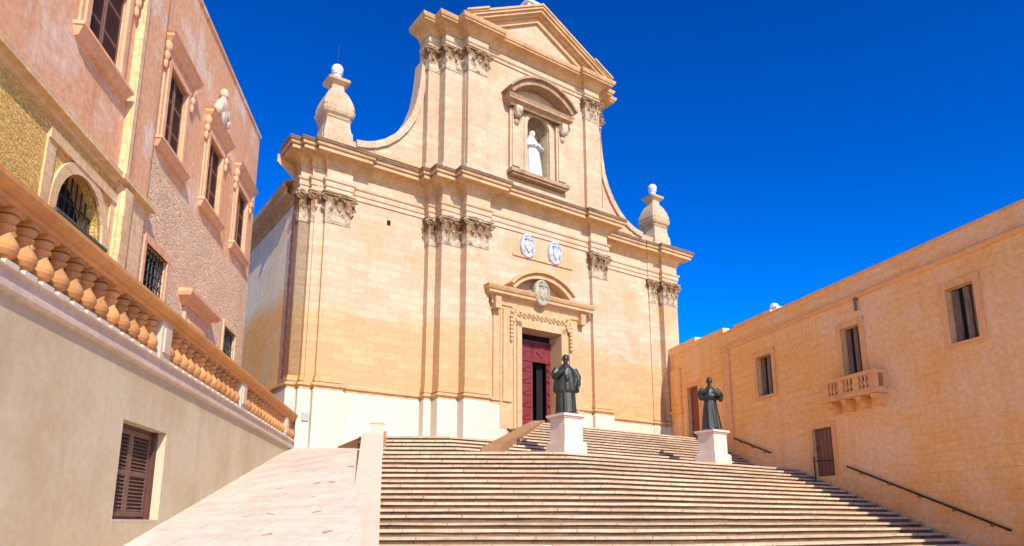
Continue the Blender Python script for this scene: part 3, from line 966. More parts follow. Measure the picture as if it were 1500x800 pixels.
for sg in (-1, 1):
    m = MB()
    a, b = sorted((NC + sg * 1.02, NC + sg * 1.62))
    m.pbox(a, b, 0.98, 1.16, 15.3, 18.35)
    m.pbox(a + .1, b - .1, 0.98, 1.22, 15.5, 18.2)
    m.build('niche_pilaster', 'facade_up', ch)
for sg in (-1, 1):
    m = MB()                                     # scrolled brackets under the hood
    c = NC + sg * 1.32
    m.pbox(c - .17, c + .17, 1.0, 1.5, 18.0, 18.36)
    m.ball((c, -1.38, 17.96), (0.19, 0.17, 0.2), 10, 6)
    m.ball((c, -1.24, 17.66), (0.14, 0.13, 0.16), 10, 6)
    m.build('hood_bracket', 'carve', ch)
m = MB()
HL, HR = NC - 1.95, NC + 1.80
m.sweep([(HL + .3, 0.9), (HL + .3, 1.3), (HR - .3, 1.3), (HR - .3, 0.9)], [(0.0, 18.36), (0.06, 18.38), (0.10, 18.48), (0.24, 18.56), (0.26, 18.56), (0.26, 18.66), (0.32, 18.78), (0.0, 18.84)])
A, B = arc(NC - .05, 17.55, 2.12, 38, 142, 18), arc(NC - .05, 17.55, 2.36, 38, 142, 18)
B2 = arc(NC - .05, 17.55, 2.46, 37, 143, 18)
for i in range(18):
    m.elev([A[i], B[i], B[i + 1], A[i + 1]], 0.98, 1.62)
    m.elev([B[i], B2[i], B2[i + 1], B[i + 1]], 0.98, 1.78)
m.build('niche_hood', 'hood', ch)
m = MB()
m.pbox(NC - 1.7, NC + 1.6, 0.98, 1.42, 15.12, 15.3)
m.pbox(NC - 1.6, NC + 1.5, 0.98, 1.34, 15.02, 15.12)

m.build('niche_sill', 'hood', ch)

# portal --------------------------------------------------------------
m = MB()
for sg in (-1, 1):
    def uu(a, b):
        q = sorted((9.8 + sg * a, 9.8 + sg * b))
        return q
    a, b = uu(1.08, 1.32); m.pbox(a, b, 0.98, 1.24, ZP, 8.36)
    a, b = uu(1.32, 1.46); m.pbox(a, b, 0.98, 1.17, ZP, 8.36)
    a, b = uu(1.46, 2.1); m.pbox(a, b, 0.98, 1.12, ZP, 8.92)
    a, b = uu(1.56, 2.0); m.pbox(a, b, 0.98, 1.20, ZP + 1.1, 8.8)
    a, b = uu(2.1, 2.42); m.pbox(a, b, 0.98, 1.08, ZP, 8.92)
    for dz in range(7):                                # carved drops hanging beside the lintel
        c = 9.8 + sg * 1.62
        m.ball((c, -1.26, 8.5 - dz * 0.17), (0.09, 0.08, 0.09), 7, 5)
m.pbox(9.8 - 1.32, 9.8 + 1.32, 0.98, 1.24, 8.12, 8.36)
m.build('door_surround', 'portal', ch)
m = MB()
m.pbox(9.8 - 1.5, 9.8 + 1.5, 0.98, 1.20, 8.36, 8.95)
for i in range(13):                                    # leafy scrolls of the frieze
    c = 9.8 + (i - 6) * 0.23
    ring = [(c + math.cos(t) * 0.11 * (1 - k / 13), -1.23, 8.66 + math.sin(t) * 0.14 * (1 - k / 13) * (1 if i % 2 else -1)) for k, t in ((k, k / 9 * 8) for k in range(10))]
    m.tube(ring, 0.032, 5)
for sg in (-1, 1):
    for k in range(5):
        m.ball((9.8 + sg * (1.48 + 0.06 * math.sin(k * 2)), -1.24, 8.85 - k * 0.13), (0.13, 0.08, 0.1), 8, 5)
m.build('door_frieze', 'portal', ch)
m = MB()
DL, DR = 7.28, 12.2
m.sweep([(DL, 0.9), (DL, 1.12), (DR, 1.12), (DR, 0.9)], [(0.0, 8.92), (0.06, 8.94), (0.06, 9.08), (0.12, 9.14), (0.16, 9.22), (0.34, 9.32), (0.36, 9.32), (0.36, 9.43), (0.42, 9.46), (0.48, 9.56), (0.5, 9.62), (0.0, 9.68)])
A, B, B2 = arc(9.72, 8.35, 2.02, 41, 139, 20), arc(9.72, 8.35, 2.24, 41, 139, 20), arc(9.72, 8.35, 2.34, 41, 139, 20)
for i in range(20):
    m.elev([A[i], B[i], B[i + 1], A[i + 1]], 0.98, 1.48)
    m.elev([B[i], B2[i], B2[i + 1], B[i + 1]], 0.98, 1.62)
for c in (DL + .15, DR - .15):                          # brackets under the cornice ends
    m.pbox(c - .14, c + .14, 0.98, 1.4, 8.7, 9.2)
m.build('door_pediment', 'mould', ch)
# emblem
def oval_relief(c, p, rx, rz, mat, name, seed, tilt=0.0):
    r2 = random.Random(seed)
    m = MB()
    n = 24
    def ringp(f, pp):
        out = []
        for i in range(n):
            t = 2 * math.pi * i / n
            out.append((c[0] + math.cos(t) * rx * f, -(p + pp), c[1] + math.sin(t) * rz * f))
        return out
    rings = [ringp(1.0, -0.1), ringp(1.0, 0.06), ringp(0.93, 0.11), ringp(0.82, 0.11), ringp(0.78, 0.06), ringp(0.4, 0.10)]
    vs = [v for r in rings for v in r]
    fs = []
    for k in range(len(rings) - 1):
        for i in range(n):
            j = (i + 1) % n
            fs.append((k * n + i, k * n + j, (k + 1) * n + j, (k + 1) * n + i))
    fs.append([(len(rings) - 1) * n + i for i in range(n)])
    m.add(vs, fs)
    m.elev([(c[0] - rx * .42, c[1] + rz * .35), (c[0] + rx * .42, c[1] + rz * .35), (c[0] + rx * .42, c[1] - rz * .2), (c[0], c[1] - rz * .55), (c[0] - rx * .42, c[1] - rz * .2)], p, p + 0.15)
    m.pbox(c[0] - .03, c[0] + .03, p, p + .17, c[1] + rz * .3, c[1] + rz * .8)
    m.pbox(c[0] - .12, c[0] + .12, p, p + .17, c[1] + rz * .52, c[1] + rz * .6)
    for sg in (-1, 1):                                  # tassel cords either side of the shield
        pts = [(c[0] + sg * rx * (.12 + .5 * math.sin(t * 1.5)), -(p + .12), c[1] + rz * (.55 - 1.05 * t)) for t in (i / 8 for i in range(9))]
        m.tube(pts, 0.028, 5)
    m.elev([(c[0] - rx * .5, c[1] + rz * .48), (c[0] + rx * .5, c[1] + rz * .48), (c[0] + rx * .22, c[1] + rz * .68), (c[0] - rx * .22, c[1] + rz * .68)], p, p + 0.16)
    return m.build(name, mat, ch)
oval_relief((9.62, 9.72), 1.45, 0.42, 0.60, 'greystone', 'door_emblem', 3)
oval_relief((9.18, 11.93), 1.02, 0.40, 0.58, 'greymarble', 'coat_of_arms', 4)
oval_relief((10.72, 11.93), 1.02, 0.40, 0.58, 'greymarble', 'coat_of_arms', 5)
m = MB()
m.pbox(8.4, 11.75, 0.98, 1.06, 11.36, 11.46)
m.build('ledge', 'mould', ch)

# door leaves
def door_leaf(u0, u1, z0, z1, p, rows, name):
    m = MB()
    m.pbox(u0, u1, p - .08, p, z0, z1)
    w = u1 - u0
    for i in range(rows):
        a, b = z0 + (z1 - z0) * (i + .10) / rows, z0 + (z1 - z0) * (i + .90) / rows
        m.pbox(u0 + .1, u1 - .1, p, p + .035, a, b)
        m.elev([(u0 + .2, (a + b) / 2), (u0 + w / 2, b - .07), (u1 - .2, (a + b) / 2), (u0 + w / 2, a + .07)], p + .03, p + .075)
    m.pbox(u0, u1, p, p + .05, z0, z0 + .08)
    return m
d = empty('main_door', (0, 0, 0))
d.parent = ch
door_leaf(8.74, 9.88, ZP + .02, 6.92, 0.42, 6, 'l').build('door_leaf', 'maroon', d)
door_leaf(10.66, 10.87, ZP + .02, 6.92, 0.42, 6, 'r').build('door_leaf', 'maroon', d)
m = door_leaf(8.74, 9.8, 6.96, 7.74, 0.42, 1, 't')
m.pbox(9.8, 9.84, 0.34, 0.46, 6.96, 7.74)
door_leaf(9.84, 10.87, 6.96, 7.74, 0.42, 1, 't2').build('door_head', 'maroon', d)
m.build('door_head', 'maroon', d)
m = MB()
m.pbox(8.74, 10.87, 0.34, 0.47, 6.9, 6.97)
m.pbox(8.74, 10.87, 0.34, 0.47, 7.74, 7.84)
m.build('door_rail', 'maroon', d)
m = MB()
m.pbox(10.3, 10.64, 0.1, 0.14, ZP + .02, 6.9)
m.build('inner_door', 'dark', d)
m = MB()                                                # dark vestibule behind the open wicket
m.add([(8.7, -0.36, ZP), (10.9, -0.36, ZP), (10.9, 2.5, ZP), (8.7, 2.5, ZP), (8.7, -0.36, 8.12), (10.9, -0.36, 8.12), (10.9, 2.5, 8.12), (8.7, 2.5, 8.12)],
      [(0, 1, 2, 3), (4, 5, 6, 7), (1, 2, 6, 5), (2, 3, 7, 6), (3, 0, 4, 7)])
m.pbox(8.74, 10.87, 0.3, 0.36, 7.84, 8.12)  # dark strip over the leaves paints the shadow below the lintel
m.build('vestibule', 'dark', ch)
# little things fixed to the walls
for (u, z) in ((3.05, 11.9), (15.95, 11.85)):
    m = MB(); m.pbox(u - .07, u + .07, -0.2, -0.12, z - .1, z + .1); m.build('vent_hole', 'dark', ch)
m = MB(); m.pbox(-0.02, 0.22, -0.2, -0.06, 3.55, 3.85); m.build('meter_box', 'greybox', ch)
m = MB()
for i in range(40):
    z0 = 5.1 + i * 0.16
    w = 0.10 + 0.03 * math.sin(i * 2.3)
    m.box(-0.66 - w * .2, -0.66 + w * .5, 0.62, 0.62 + .06 + .02 * math.cos(i * 1.7), z0, z0 + 0.15)
m.build('hanging_banner', 'redpipe', ch)

# ------------------------------------------------------------------ robed statues
def remeshed(m, vox, mat, name, parent=None, smooth_it=2):
    o = m.build(name, mat)
    md = o.modifiers.new('r', 'REMESH')
    md.mode = 'VOXEL'
    md.voxel_size = vox
    md.use_smooth_shade = True
    ms = o.modifiers.new('s', 'SMOOTH')
    ms.iterations = smooth_it
    ms.factor = 0.4
    bpy.context.view_layer.update()
    dg = bpy.context.evaluated_depsgraph_get()
    me = bpy.data.meshes.new_from_object(o.evaluated_get(dg))
    o.modifiers.clear()
    old = o.data
    o.data = me
    bpy.data.meshes.remove(old)
    if not me.materials:
        me.materials.append(M[mat])
    me.polygons.foreach_set('use_smooth', [True] * len(me.polygons))
    if parent:
        o.parent = parent
    return o

def robe(m, secs, folds=9, amp=0.06, ph=0.0, n=56):
    """secs [(z, rx, ry, cx, cy, foldweight)] ; -y is the front"""
    vs, fs = [], []
    for z, rx, ry, cx, cy, fw in secs:
        for i in range(n):
            t = 2 * math.pi * i / n
            k = 1 + fw * amp * (math.sin(folds * t + ph + z * 0.6) + 0.5 * math.sin((folds * 2 - 3) * t + ph * 2 + z))
            vs.append((cx + rx * k * math.cos(t), cy + ry * k * math.sin(t), z))
    for a in range(len(secs) - 1):
        for i in range(n):
            j = (i + 1) % n
            fs.append((a * n + i, a * n + j, (a + 1) * n + j, (a + 1) * n + i))
    fs.append(list(range(n))[::-1])
    fs.append([(len(secs) - 1) * n + i for i in range(n)])
    m.add(vs, fs)

def head(m, c, s=1.0, yaw=0.0, cap='skull'):
    """head of height 0.235*s centred on c, facing -y turned by yaw"""
    a = R(yaw)
    def T(x, y, z):
        return (c[0] + (x * math.cos(a) - y * math.sin(a)) * s, c[1] + (x * math.sin(a) + y * math.cos(a)) * s, c[2] + z * s)
    m.ball(T(0, 0, 0.02), (0.082 * s, 0.098 * s, 0.112 * s), 16, 12)
    m.ball(T(0, -0.022, -0.05), (0.060 * s, 0.070 * s, 0.075 * s), 14, 10)
    m.tube([T(0, 0.01, -0.2), T(0, 0.0, -0.05)], [0.062 * s, 0.052 * s], 12)
    m.tube([T(0, -0.086, 0.03), T(0, -0.108, -0.012), T(0, -0.09, -0.022)], [0.012 * s, 0.019 * s, 0.014 * s], 8)
    m.ball(T(0, -0.088, -0.048), (0.026 * s, 0.012 * s, 0.009 * s), 8, 5)
    m.ball(T(0, -0.086, -0.085), (0.026 * s, 0.02 * s, 0.018 * s), 8, 5)
    for sg in (-1, 1):
        m.ball(T(sg * 0.082, 0.01, 0.0), (0.014 * s, 0.022 * s, 0.03 * s), 8, 5)
        m.ball(T(sg * 0.033, -0.088, 0.028), (0.022 * s, 0.012 * s, 0.008 * s), 8, 5)
    if cap == 'skull':
        m.ball(T(0, 0.012, 0.06), (0.088 * s, 0.098 * s, 0.078 * s), 14, 8)
    elif cap == 'mitre':
        m.lathe([(0.092 * s, 0.05 * s), (0.105 * s, 0.12 * s), (0.09 * s, 0.2 * s), (0.02 * s, 0.29 * s)], c, 14)
    elif cap == 'veil':
        m.ball(T(0, 0.03, 0.03), (0.108 * s, 0.105 * s, 0.125 * s), 14, 10)

def hand(m, wrist, dirv, side, s=1.0, curl=0.5):
    """palm, four fingers and a thumb leaving the side of the palm"""
    d = Vector(dirv).normalized()
    sd = Vector(side).normalized()
    nn = d.cross(sd).normalized()
    w = Vector(wrist)
    m.tube([w, w + d * 0.05 * s, w + d * 0.095 * s], [0.032 * s, 0.042 * s, 0.038 * s], 8)
    for i, L in enumerate((0.065, 0.078, 0.072, 0.055)):
        b = w + d * 0.085 * s + sd * (0.030 - 0.020 * i) * s
        p1 = b + d * L * .5 * s + nn * curl * 0.015 * s
        p2 = p1 + (d * (1 - curl * .6) + nn * curl).normalized() * L * .5 * s
        m.tube([b, p1, p2], [0.0125 * s, 0.0115 * s, 0.0095 * s], 6)
    t0 = w + d * 0.03 * s + sd * 0.034 * s
    m.tube([t0, t0 + (d + sd).normalized() * 0.04 * s, t0 + (d * 1.4 + sd).normalized() * 0.075 * s], [0.015 * s, 0.013 * s, 0.010 * s], 6)

def place(o, u, p, z, rz):
    x, y = UP(u, p)
    o.location = (x, y, z)
    o.rotation_euler = (0, 0, R(rz))

# pedestals
def pedestal(loc, rz, H, label):
    pd = empty('pedestal', loc, rz)
    tag(pd, label, 'pedestal', 'marble pedestals of the two statues')
    m = MB()
    m.box(-.43, .43, -.43, .43, 0.0, 0.30)
    m.box(-.40, .40, -.40, .40, 0.30, 0.34)
    m.build('base_block', 'marble', pd)
    m = MB(); m.box(-.345, .345, -.345, .345, 0.34, H - .12); m.build('die', 'marble', pd)
    m = MB()
    m.box(-.38, .38, -.38, .38, H - .12, H - .07)
    m.box(-.43, .43, -.43, .43, H - .07, H)
    m.build('cap', 'marble', pd)
    m = MB()
    m.box(-.2, .2, -.352, -.344, H * .45, H * .72)
    m.build('tablet', 'marble', pd)
    return pd
P1, P2 = (1.62, 20.98), (7.02, 24.72)
PH = 1.16
pedestal((*P1, ZL), CH_R, PH, 'white marble pedestal under the caped bronze figure before the church door')
pedestal((*P2, ZL), CH_R, PH, 'white marble pedestal under the robed bronze figure near the right building')

# first statue: cape, both hands before the chest
m = MB()
robe(m, [(0.0, .30, .26, 0, 0.02, 1), (0.25, .285, .245, 0, 0.02, 1), (0.6, .265, .225, 0, 0.02, .9), (0.95, .25, .20, 0, 0.01, .7), (1.12, .235, .19, 0, 0, .4), (1.3, .22, .17, 0, 0, .2), (1.42, .15, .13, 0, 0, 0), (1.48, .08, .08, 0, 0, 0)], 10, .055, .4)
robe(m, [(0.66, .345, .27, 0.02, 0.05, .8), (0.72, .36, .28, 0.02, 0.05, .8), (0.95, .335, .265, 0.01, 0.04, .6), (1.2, .285, .225, 0, 0.02, .35), (1.34, .24, .185, 0, 0.01, .1), (1.45, .13, .12, 0, 0, 0), (1.5, .08, .08, 0, 0, 0)], 8, .05, 1.3)
# right arm raised to the chest (seen on the left), left arm hanging with the cape
m.tube([(-.24, 0, 1.34), (-.36, -.06, 1.14), (-.33, -.22, 1.06)], [.10, .105, .09], 10)
m.tube([(-.33, -.20, 1.06), (-.22, -.30, 1.16), (-.10, -.33, 1.25)], [.085, .062, .048], 10)
hand(m, (-.10, -.33, 1.25), (.55, -.2, .8), (-.4, .3, .6), 1.15, .3)
m.tube([(.24, 0, 1.34), (.35, -.02, 1.08), (.34, -.16, .86)], [.095, .10, .075], 10)
hand(m, (.34, -.16, .86), (-.15, -.5, -.6), (-.8, 0, .3), 1.1, .6)
m.box(-.02, .02, -.285, -.245, .95, 1.12)
m.box(-.06, .06, -.285, -.245, 1.04, 1.075)
head(m, (0.0, -0.05, 1.62), 1.12, -8, 'skull')
for sg in (-1, 1):
    m.ball((sg * .1, -.25, 0.03), (.06, .12, .045), 8, 6)
for v in range(len(m.v)):
    pass
s1 = empty('bronze_statue', (*P1, ZL + PH), 6.0)
tag(s1, 'dark bronze statue of a caped churchman raising one hand to his chest before the door', 'statue', 'bronze statues on the landing')
f = remeshed(m, 0.016, 'bronze', 'figure', s1)
f.scale = (1.08, 1.08, 1.05)
m = MB(); m.box(-.31, .31, -.30, .30, 0, .05); m.build('statue_base', 'bronze', s1)

# second statue: arms held out
m = MB()
robe(m, [(0.0, .33, .28, .03, .02, 1), (0.3, .29, .25, .02, .02, 1), (0.7, .235, .205, .0, .01, .9), (1.02, .20, .165, 0, 0, .5), (1.2, .225, .17, 0, 0, .3), (1.36, .22, .165, 0, 0, .1), (1.46, .13, .12, 0, 0, 0), (1.52, .08, .08, 0, 0, 0)], 9, .06, .9)
robe(m, [(1.04, .275, .215, 0, .02, .7), (1.1, .28, .22, 0, .02, .7), (1.3, .25, .19, 0, .01, .3), (1.44, .14, .13, 0, 0, 0)], 11, .05, 2.0)
m.tube([(-.21, 0, 1.40), (-.33, -.06, 1.27), (-.36, -.14, 1.20)], [.095, .105, .10], 10)
m.tube([(-.36, -.12, 1.20), (-.24, -.27, 1.28), (-.12, -.33, 1.36)], [.105, .075, .046], 10)
robe(m, [(1.02, .05, .06, -.33, -.13, 0), (1.10, .085, .10, -.33, -.13, .4), (1.22, .10, .11, -.33, -.13, .3), (1.30, .07, .08, -.31, -.12, 0)], 5, .08, 0, 20)
hand(m, (-.12, -.33, 1.36), (.45, -.15, .85), (.7, -.2, .2), 1.15, .2)
m.tube([(.21, 0, 1.40), (.33, -.06, 1.22), (.34, -.14, 1.16)], [.095, .10, .09], 10)
m.tube([(.34, -.12, 1.16), (.22, -.29, 1.18), (.12, -.34, 1.22)], [.095, .07, .045], 10)
robe(m, [(0.96, .05, .06, .32, -.14, 0), (1.04, .08, .09, .32, -.14, .4), (1.15, .09, .10, .32, -.14, .3), (1.24, .06, .07, .31, -.12, 0)], 5, .08, 1, 20)
hand(m, (.12, -.34, 1.22), (-.7, -.3, .2), (0, 0, .9), 1.15, .5)
head(m, (0.0, -0.05, 1.66), 1.12, -6, 'skull')
for sg in (-1, 1):
    m.ball((sg * .1, -.26, 0.03), (.06, .12, .045), 8, 6)
s2 = empty('bronze_statue', (*P2, ZL + PH), -2.0)
tag(s2, 'bronze statue of a robed churchman, hands before his chest, beside the right building', 'statue', 'bronze statues on the landing')
f = remeshed(m, 0.016, 'bronze', 'figure', s2)
f.scale = (1.06, 1.06, 1.06)
m = MB(); m.box(-.31, .31, -.30, .30, 0, .045); m.build('statue_base', 'bronze', s2)

# white Madonna in the niche
m = MB()
robe(m, [(0.0, .42, .30, .02, 0, 1), (0.4, .40, .29, .02, 0, 1), (0.9, .36, .27, 0, 0, .9), (1.3, .32, .25, -.02, 0, .7), (1.55, .34, .25, -.02, 0, .4), (1.75, .31, .22, -.02, 0, .2), (1.88, .18, .16, 0, 0, 0), (1.95, .1, .1, 0, 0, 0)], 8, .07, .2)
m.tube([(-.28, 0, 1.78), (-.38, -.12, 1.5), (-.18, -.30, 1.52)], [.11, .11, .07], 10)
m.tube([(.28, 0, 1.78), (.40, -.1, 1.52), (.12, -.32, 1.48)], [.11, .11, .07], 10)
hand(m, (-.18, -.30, 1.52), (.7, -.3, .3), (0, 0, 1), 1.3, .3)
hand(m, (.12, -.32, 1.48), (-.7, -.3, .2), (0, 0, 1), 1.3, .3)
robe(m, [(0.7, .3, .2, .05, .1, .8), (1.3, .36, .24, .0, .09, .6), (1.8, .3, .2, 0, .08, .3), (2.05, .14, .13, 0, .05, 0), (2.3, .12, .12, 0, .02, 0)], 7, .06, 1)
head(m, (0, -.03, 2.17), 1.3, 0, 'veil')
s3 = empty('niche_statue', (*UP(NC, 0.62), NZ0 + 0.02), CH_R)
tag(s3, 'white marble statue of a veiled woman standing in the arched niche above the door', 'statue')
f = remeshed(m, 0.025, 'whitemarble', 'figure', s3)
f.scale = (1.2, 1.2, 1.1)
m = MB(); m.box(-.46, .46, -.3, .3, -.02, .12); m.box(-.4, .4, -.26, .26, .12, .2); m.build('statue_base', 'whitemarble', s3)

# ------------------------------------------------------------------ terrace with balustrade (left)
te = empty('balustraded_terrace', TE_O, TE_R)
tag(te, 'beige rendered terrace wall topped by a stone balustrade along the ramp', 'terrace')
WX0, WX1, WZ0, WZ1 = -14.04, -12.13, 0.04, 1.60
m = MB()
m.holed(-27, 0.2, -2.2, 2.56, [(WX0, WX1, WZ0, WZ1, 0.30)], 0.0)
m.add([(0.2, 0, -2.2), (0.2, 6.0, -2.2), (0.2, 6.0, 2.56), (0.2, 0, 2.56)], [(0, 1, 2, 3)])
m.add([(-27, 0, -2.2), (-27, 6.0, -2.2), (-27, 6.0, 2.56), (-27, 0, 2.56)], [(0, 1, 2, 3)])
m.build('wall', 'terrace', te)
m = MB()
m.add([(-27, 0.0, 2.74), (0.2, 0.0, 2.74), (0.2, 6.0, 2.74), (-27, 6.0, 2.74)], [(0, 1, 2, 3)])
m.build('terrace_floor', 'paving', te)
m = MB()
m.sweep([(-27, 0), (0.2, 0)], [(0.0, 2.52), (0.05, 2.53), (0.08, 2.56), (0.08, 2.62), (0.05, 2.64), (0.05, 2.76), (0.10, 2.78), (0.10, 2.80), (-0.26, 2.80)])
m.build('base_course', 'terrace_top', te)
m = MB()
m.sweep([(-27, 0.0), (0.1, 0.0)], [(-0.26, 3.50), (0.06, 3.50), (0.09, 3.54), (0.09, 3.58), (0.15, 3.62), (0.17, 3.68), (0.17, 3.74), (0.12, 3.78), (-0.28, 3.80), (-0.34, 3.74), (-0.34, 3.64), (-0.26, 3.56), (-0.26, 3.50)])
m.build('handrail', 'rail', te)
piers = [-24.0, -18.4, -12.8, -7.2, -1.35]
for s in piers:
    m = MB()
    m.pbox(s - .24, s + .24, -.22, .07, 2.80, 3.50)
    m.pbox(s - .15, s + .15, -.2, .10, 2.95, 3.38)
    m.build('pier', 'terrace_top', te)
bprof = [(0.10, 2.87), (0.10, 2.89), (0.07, 2.91), (0.12, 2.95), (0.155, 3.01), (0.16, 3.06), (0.135, 3.13), (0.085, 3.20), (0.065, 3.25), (0.075, 3.27), (0.10, 3.29), (0.10, 3.31), (0.075, 3.33), (0.10, 3.37), (0.12, 3.40), (0.12, 3.42), (0.09, 3.44)]
pb = None
cnt = 0
xs = []
for a, b in zip(piers, piers[1:]):
    n = 13
    for i in range(n):
        xs.append(a + .24 + (b - a - .48) * (i + .5) / n)
xs += [-0.85, -0.45, -0.05]
for x in xs:
    if pb is None:
        m = MB()
        m.mi = 1
        m.box(-.135, .135, -.135, .135, 2.80, 2.88)
        m.mi = 0
        m.box(-.125, .125, -.125, .125, 3.44, 3.50)
        m.lathe(bprof, (0, 0, 0), 22)
        pb = m.build('baluster', ['baluster', 'kerb'], te)  # pale base blocks paint sunlit spots; darker orange shafts carry the shade
        pb.location = (x, 0.08, 0)
    else:
        c = pb.copy()
        COL.objects.link(c)
        c.parent = te
        c.location = (x, 0.08, 0)
# shuttered cellar window
wd = empty('window')
wd.parent = te
m = MB()
m.pbox(WX0, WX1, -.32, -.22, WZ0, WZ0 + .05); m.pbox(WX0, WX1, -.32, -.20, WZ1 - .06, WZ1)
m.pbox(WX0, WX0 + .06, -.32, -.20, WZ0, WZ1); m.pbox(WX1 - .14, WX1 - .02, -.32, -.14, WZ0, WZ1)
m.build('window_frame', 'cellar_frame', wd)
def louvre_leaf(x0, x1, z0, z1, p, mats, parent, name='shutter', panels=2, pitch=0.062, st=0.085, lap=0.9):
    m = MB()
    m.mi = 0
    m.pbox(x0, x0 + st, p - .05, p, z0, z1)
    m.pbox(x1 - st, x1, p - .05, p, z0, z1)
    zz = [z0 + (z1 - z0) * i / panels for i in range(panels + 1)]
    for i, z in enumerate(zz):
        h = st * (0.5 if 0 < i < panels else 1)
        m.pbox(x0 + st, x1 - st, p - .048, p - .002, max(z0, z - h), min(z1, z + h))
    m.mi = 1
    z = z0 + st * 1.1
    while z < z1 - st:
        m.add([(x0 + st, -(p - .003), z), (x1 - st, -(p - .003), z), (x1 - st, -(p - .045), z + pitch * lap), (x0 + st, -(p - .045), z + pitch * lap)], [(0, 1, 2, 3)])
        z += pitch
    m.mi = 2
    m.pbox(x0 + st * .5, x1 - st * .5, p - .075, p - .055, z0 + .02, z1 - .02)
    return m.build(name, mats, parent)
mid = (WX0 + WX1) / 2 - .05
louvre_leaf(WX0 + .07, mid - .005, WZ0 + .06, WZ1 - .07, -.20, ['louvre', 'louvre', 'dark'], wd)
louvre_leaf(mid + .005, WX1 - .15, WZ0 + .06, WZ1 - .07, -.20, ['louvre', 'louvre', 'dark'], wd)
m = MB(); m.pbox(WX0 + .002, WX1 - .002, -.3, .004, WZ0 - .03, WZ0 + .012); m.build('window_sill', 'terrace_top', wd)

# ------------------------------------------------------------------ pink palace above the terrace (left)
bl = empty('pink_palace', BL_O, BL_R)
tag(bl, 'tall pink plastered palace with brown shuttered windows above the balustrade', 'building')
XE = -3.9
W = [(-16.72, -15.28), (-12.75, -11.5), (-9.45, -8.17), (-6.25, -4.97)]
WZ = (9.08, 11.22)
LW = [(-12.95, -11.6, 4.3, 6.42), (-6.35, -5.02, 4.3, 6.25)]
ZTOP = 14.35
m = MB()
m.holed(-32, -14.7, 7.2, ZTOP, [(W[0][0], W[0][1], *WZ, .28), (-20.7, -19.3, *WZ, .28)], 0.0)
m.holed(-13.45, XE, 8.45, ZTOP, [(a, b, *WZ, .28) for a, b in W[1:]], 0.0)
m.add([(XE, 0, 2), (XE, 14, 2), (XE, 14, ZTOP), (XE, 0, ZTOP)], [(0, 1, 2, 3)])
m.add([(-32, 0, ZTOP), (XE, 0, ZTOP), (XE, 14, ZTOP), (-32, 14, ZTOP)], [(0, 1, 2, 3)])
m.add([(-32, 0, 2), (-32, 14, 2), (-32, 14, ZTOP), (-32, 0, ZTOP)], [(0, 1, 2, 3)])
m.add([(-32, 14, 2), (XE, 14, 2), (XE, 14, ZTOP), (-32, 14, ZTOP)], [(0, 1, 2, 3)])
m.build('upper_wall', 'pink', bl)
m = MB(); m.pbox(-14.7, -13.45, -.3, .12, 7.26, ZTOP)
o = m.build('corner_strip', 'pink', bl)
m = MB(); m.pbox(-14.72, -14.56, -.3, .18, 7.25, ZTOP); m.build('strip_edge', 'pale', o)
AC, AHW, AZ0, AZS = -16.0, 0.9, 3.6, 5.55
m = MB()
m.holed(-32, -14.7, 2.4, 7.2, [(AC - AHW, AC + AHW, AZ0, AZS + AHW, .45)], 0.0)
spd = [(AC - AHW - .01, AZS + AHW + .01), (AC - AHW - .01, AZS)] + arc(AC, AZS, AHW, 180, 0, 16) + [(AC + AHW + .01, AZS), (AC + AHW + .01, AZS + AHW + .01)]
m.elev(spd, -.45, -.004)
m.build('rubble_wall', 'ochre', bl)
m = MB()
m.holed(-13.45, XE, 2.4, 8.45, LW, 0.02)
m.holed(-13.45, XE, 8.445, 8.455, [], 0.02)
m.build('stone_wall', 'pinkstone', bl)
m = MB()
m.pbox(-14.7, -13.4, -.3, .10, 2.4, 7.0)
m.pbox(-14.66, -14.3, .10, .2, 2.4, 6.96)
m.build('lower_pilaster', 'pale', bl)
m = MB()
m.sweep([(-32, 0), (-14.7, 0), (-14.7, .04), (-13.3, .04), (-13.3, 0.0)], [(0.0, 6.96), (0.05, 6.98), (0.06, 7.04), (0.20, 7.07), (0.20, 7.18), (0.0, 7.26)])
m.build('string_course', 'pale', bl)
m = MB()
m.sweep([(-32, 0), (XE, 0), (XE, -14)], [(0.0, ZTOP - .02), (0.05, ZTOP), (0.05, ZTOP + .1), (-0.3, ZTOP + .12)])
m.build('roof_coping', 'pink', bl)
